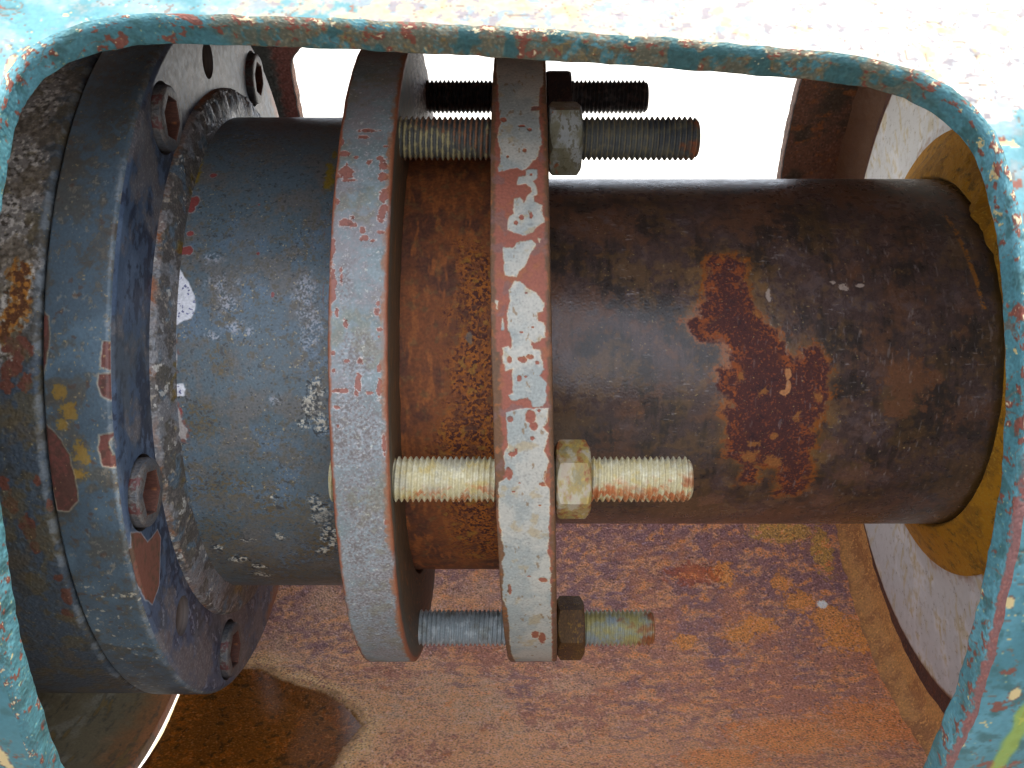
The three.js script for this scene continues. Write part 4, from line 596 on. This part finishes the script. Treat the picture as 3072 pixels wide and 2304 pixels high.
const studLook = {
  cream(u, v, p, o, len) { const n2 = fb(p, 3, 4, 180), n3 = fb(p, 0.8, 2, 181), n1 = fb(p, 9, 3, 182); o.r = 198; o.g = 186; o.b = 148; mix(o, [212, 204, 176], sm(-0.1, 0.35, n2)); mix(o, [168, 162, 146], sm(0.0, 0.4, n1 + n3 * 0.3) * 0.6); mix(o, [200, 174, 104], sm(0.1, 0.4, fb(p, 5, 3, 183)) * 0.55);
    const lowside = sm(0.02, -0.16, Math.sin(v * 2 * Math.PI) * 0.3 + n1 * 0.3); mix(o, [182, 104, 58], lowside * sm(-0.1, 0.3, n2 + n1 * 0.5 + n3 * 0.3 + (u > 0.7 ? 0.16 : u > 0.2 && u < 0.5 ? -0.06 : -0.4)) * 0.9); rustTip(o, u, v, p, 0.8, 0.95); o.ro = 0.55; },
  dark(u, v, p, o, len, cr) { const n2 = fb(p, 3, 4, 184), n3 = fb(p, 0.8, 2, 185), n1 = fb(p, 10, 3, 186); o.r = 92; o.g = 92; o.b = 88; mix(o, [112, 106, 90], sm(0.02, 0.3, n2)); mix(o, [74, 76, 78], sm(0.05, 0.3, n1)); const mid = sm(0.36, 0.2, Math.abs(u - 0.24) + n1 * 0.1), worn = sm(0.35, 0.75, cr + n2 * 0.6 + n3 * 0.3) * 0.85; mix(o, [160, 108, 76], mid * worn * sm(-0.2, 0.1, n1 + n3 * 0.3)); mix(o, [178, 164, 118], mid * worn * sm(0.02, 0.2, -n1 + n2 * 0.4)); mix(o, [128, 112, 72], sm(0.5, 0.6, u) * sm(0.78, 0.92, cr + n3 * 0.2) * 0.7); rustTip(o, u, v, p, 0.95, 0.972); o.ro = 0.5; },
  zinc(u, v, p, o) { const n2 = fb(p, 3, 4, 188), n3 = fb(p, 0.8, 2, 189), n1 = fb(p, 10, 3, 190); o.r = 158; o.g = 166; o.b = 168; mix(o, [184, 190, 190], sm(0, 0.3, n2)); mix(o, [126, 124, 112], sm(0.1, 0.35, n1 + n3 * 0.3) * 0.5); mix(o, [178, 164, 104], sm(0.64, 0.78, u + n1 * 0.06) * sm(-0.7, 0.5, n2 + n1) * 0.9); rustTip(o, u, v, p, 0.95, 0.93); o.ro = 0.3; },
  black(u, v, p, o) { const n2 = fb(p, 3, 4, 191), n1 = fb(p, 10, 3, 192); o.r = 54; o.g = 50; o.b = 50; mix(o, [78, 62, 56], sm(0, 0.3, n2)); mix(o, [96, 90, 88], sm(0.5, 0.7, u) * sm(0, 0.3, n1 + n2) * 0.8); o.ro = 0.5; },
};
const nutLook = {
  cream(u, v, p, o) { const n1 = fb(p, 8, 4, 193), n2 = fb(p, 2.4, 4, 194), n3 = fb(p, 0.8, 2, 195); o.r = 150; o.g = 128; o.b = 76; mix(o, [136, 80, 44], sm(-0.1, 0.3, n1 + n2 * 0.6 + n3 * 0.3)); mix(o, [176, 146, 70], sm(0.1, 0.35, fb(p, 4, 4, 202)) * 0.7); mix(o, [172, 164, 146], sm(-0.05, 0.3, fb(p, 10, 3, 208) + n2 * 0.4 + n3 * 0.2) * 0.8); mix(o, [120, 112, 84], sm(0.2, 0.4, -n1 + n3 * 0.3) * 0.5); o.h = 0.5 + n2 * 0.3; o.ro = 0.5; },
  dark(u, v, p, o) { const n1 = fb(p, 8, 4, 196), n2 = fb(p, 2.4, 4, 197), n3 = fb(p, 0.8, 2, 198); o.r = 112; o.g = 106; o.b = 84; mix(o, [142, 142, 138], sm(-0.1, 0.25, fb(p, 11, 3, 207) + n2 * 0.4 + n3 * 0.2)); mix(o, [84, 74, 50], sm(0.1, 0.3, n2 + n3 * 0.4) * 0.7); mix(o, [140, 80, 50], sm(0.28, 0.4, n1 + n2 * 0.4) * 0.8); o.h = 0.5 + n2 * 0.3; o.ro = 0.45; },
  rust(u, v, p, o) { const n2 = fb(p, 2.4, 4, 201); rusty(p, o, 200, [98, 68, 34], [84, 56, 36], [128, 92, 34]); o.ro = 0.7; },
  black(u, v, p, o) { rusty(p, o, 205, [62, 40, 38], [46, 36, 36], [72, 48, 40]); o.ro = 0.7; },
};
{
  const RB = 124.7, spec = [
    [-21, -63, 62.3, 0, 'cream', 'cream', 'whitish threaded stud with orange rust streaks, across the rusty sleeve', 'pale rust-stained hex nut on the whitish stud'],
    [39, -62, 68.3, 4, 'dark', 'dark', 'grey-brown threaded stud with tan crusted threads below the black stud', 'grey hex nut with a silvery bare flat, above the shaft'],
    [99, -62, 65.4, 12, 'black', 'black', 'blackened threaded stud just under the window edge', 'dark hex nut on the blackened stud'],
    [-81, -62, 62.8, 18, 'zinc', 'rust', 'zinc grey threaded stud with yellow stain and rusty tip, over the trough', 'brown rusted hex nut on the zinc grey stud'],
  ];
  const geos = {}, ng = nutGeo();
  for (const [a, x0, x1, turn, look, nl, ls, ln] of spec) {
    const len = x1 - x0, sg = studGeo(len), p = [0, 0, 0];
    const mat = bake(len * 5, 50 * 4, (u, v, o) => { const t = v * 2 * Math.PI; p[0] = u * len + a; p[1] = 8 * Math.cos(t); p[2] = 8 * Math.sin(t); let cr = u * len / 2 - v; cr = 1 - Math.abs(cr - Math.floor(cr) - 0.5) * 2; studLook[look](u, v, p, o, len, cr); const n3 = fb(p, 0.7, 2, 203); tint(o, 1 + n3 * 0.15); o.h = 0.5 + n3 * 0.3; }, 0.0001, { metalness: 0 });
    const s = thing('threaded_stud', ls, 'stud', 'studs of the gland'); part('threaded_rod', sg, mat, s); s.position.set(...P(a, RB, x0)); s.rotation.x = -EL * R_;
    const gx = glandX(a, RB) + 10.2, np = [0, 0, 0];
    const nm = bake(160, 320, (u, v, o) => { const t = v * 2 * Math.PI; np[0] = u * 24 + a * 3; np[1] = 13 * Math.cos(t); np[2] = 13 * Math.sin(t); nutLook[nl](u, v, np, o); }, 0.0005);
    const n = thing('hex_nut', ln, 'nut', 'nuts of the gland'); part('nut_body', ng, nm, n); n.position.set(...P(a, RB, gx)); n.rotation.x = -(EL + turn) * R_;
  }
}
renderer.render(scene, camera);
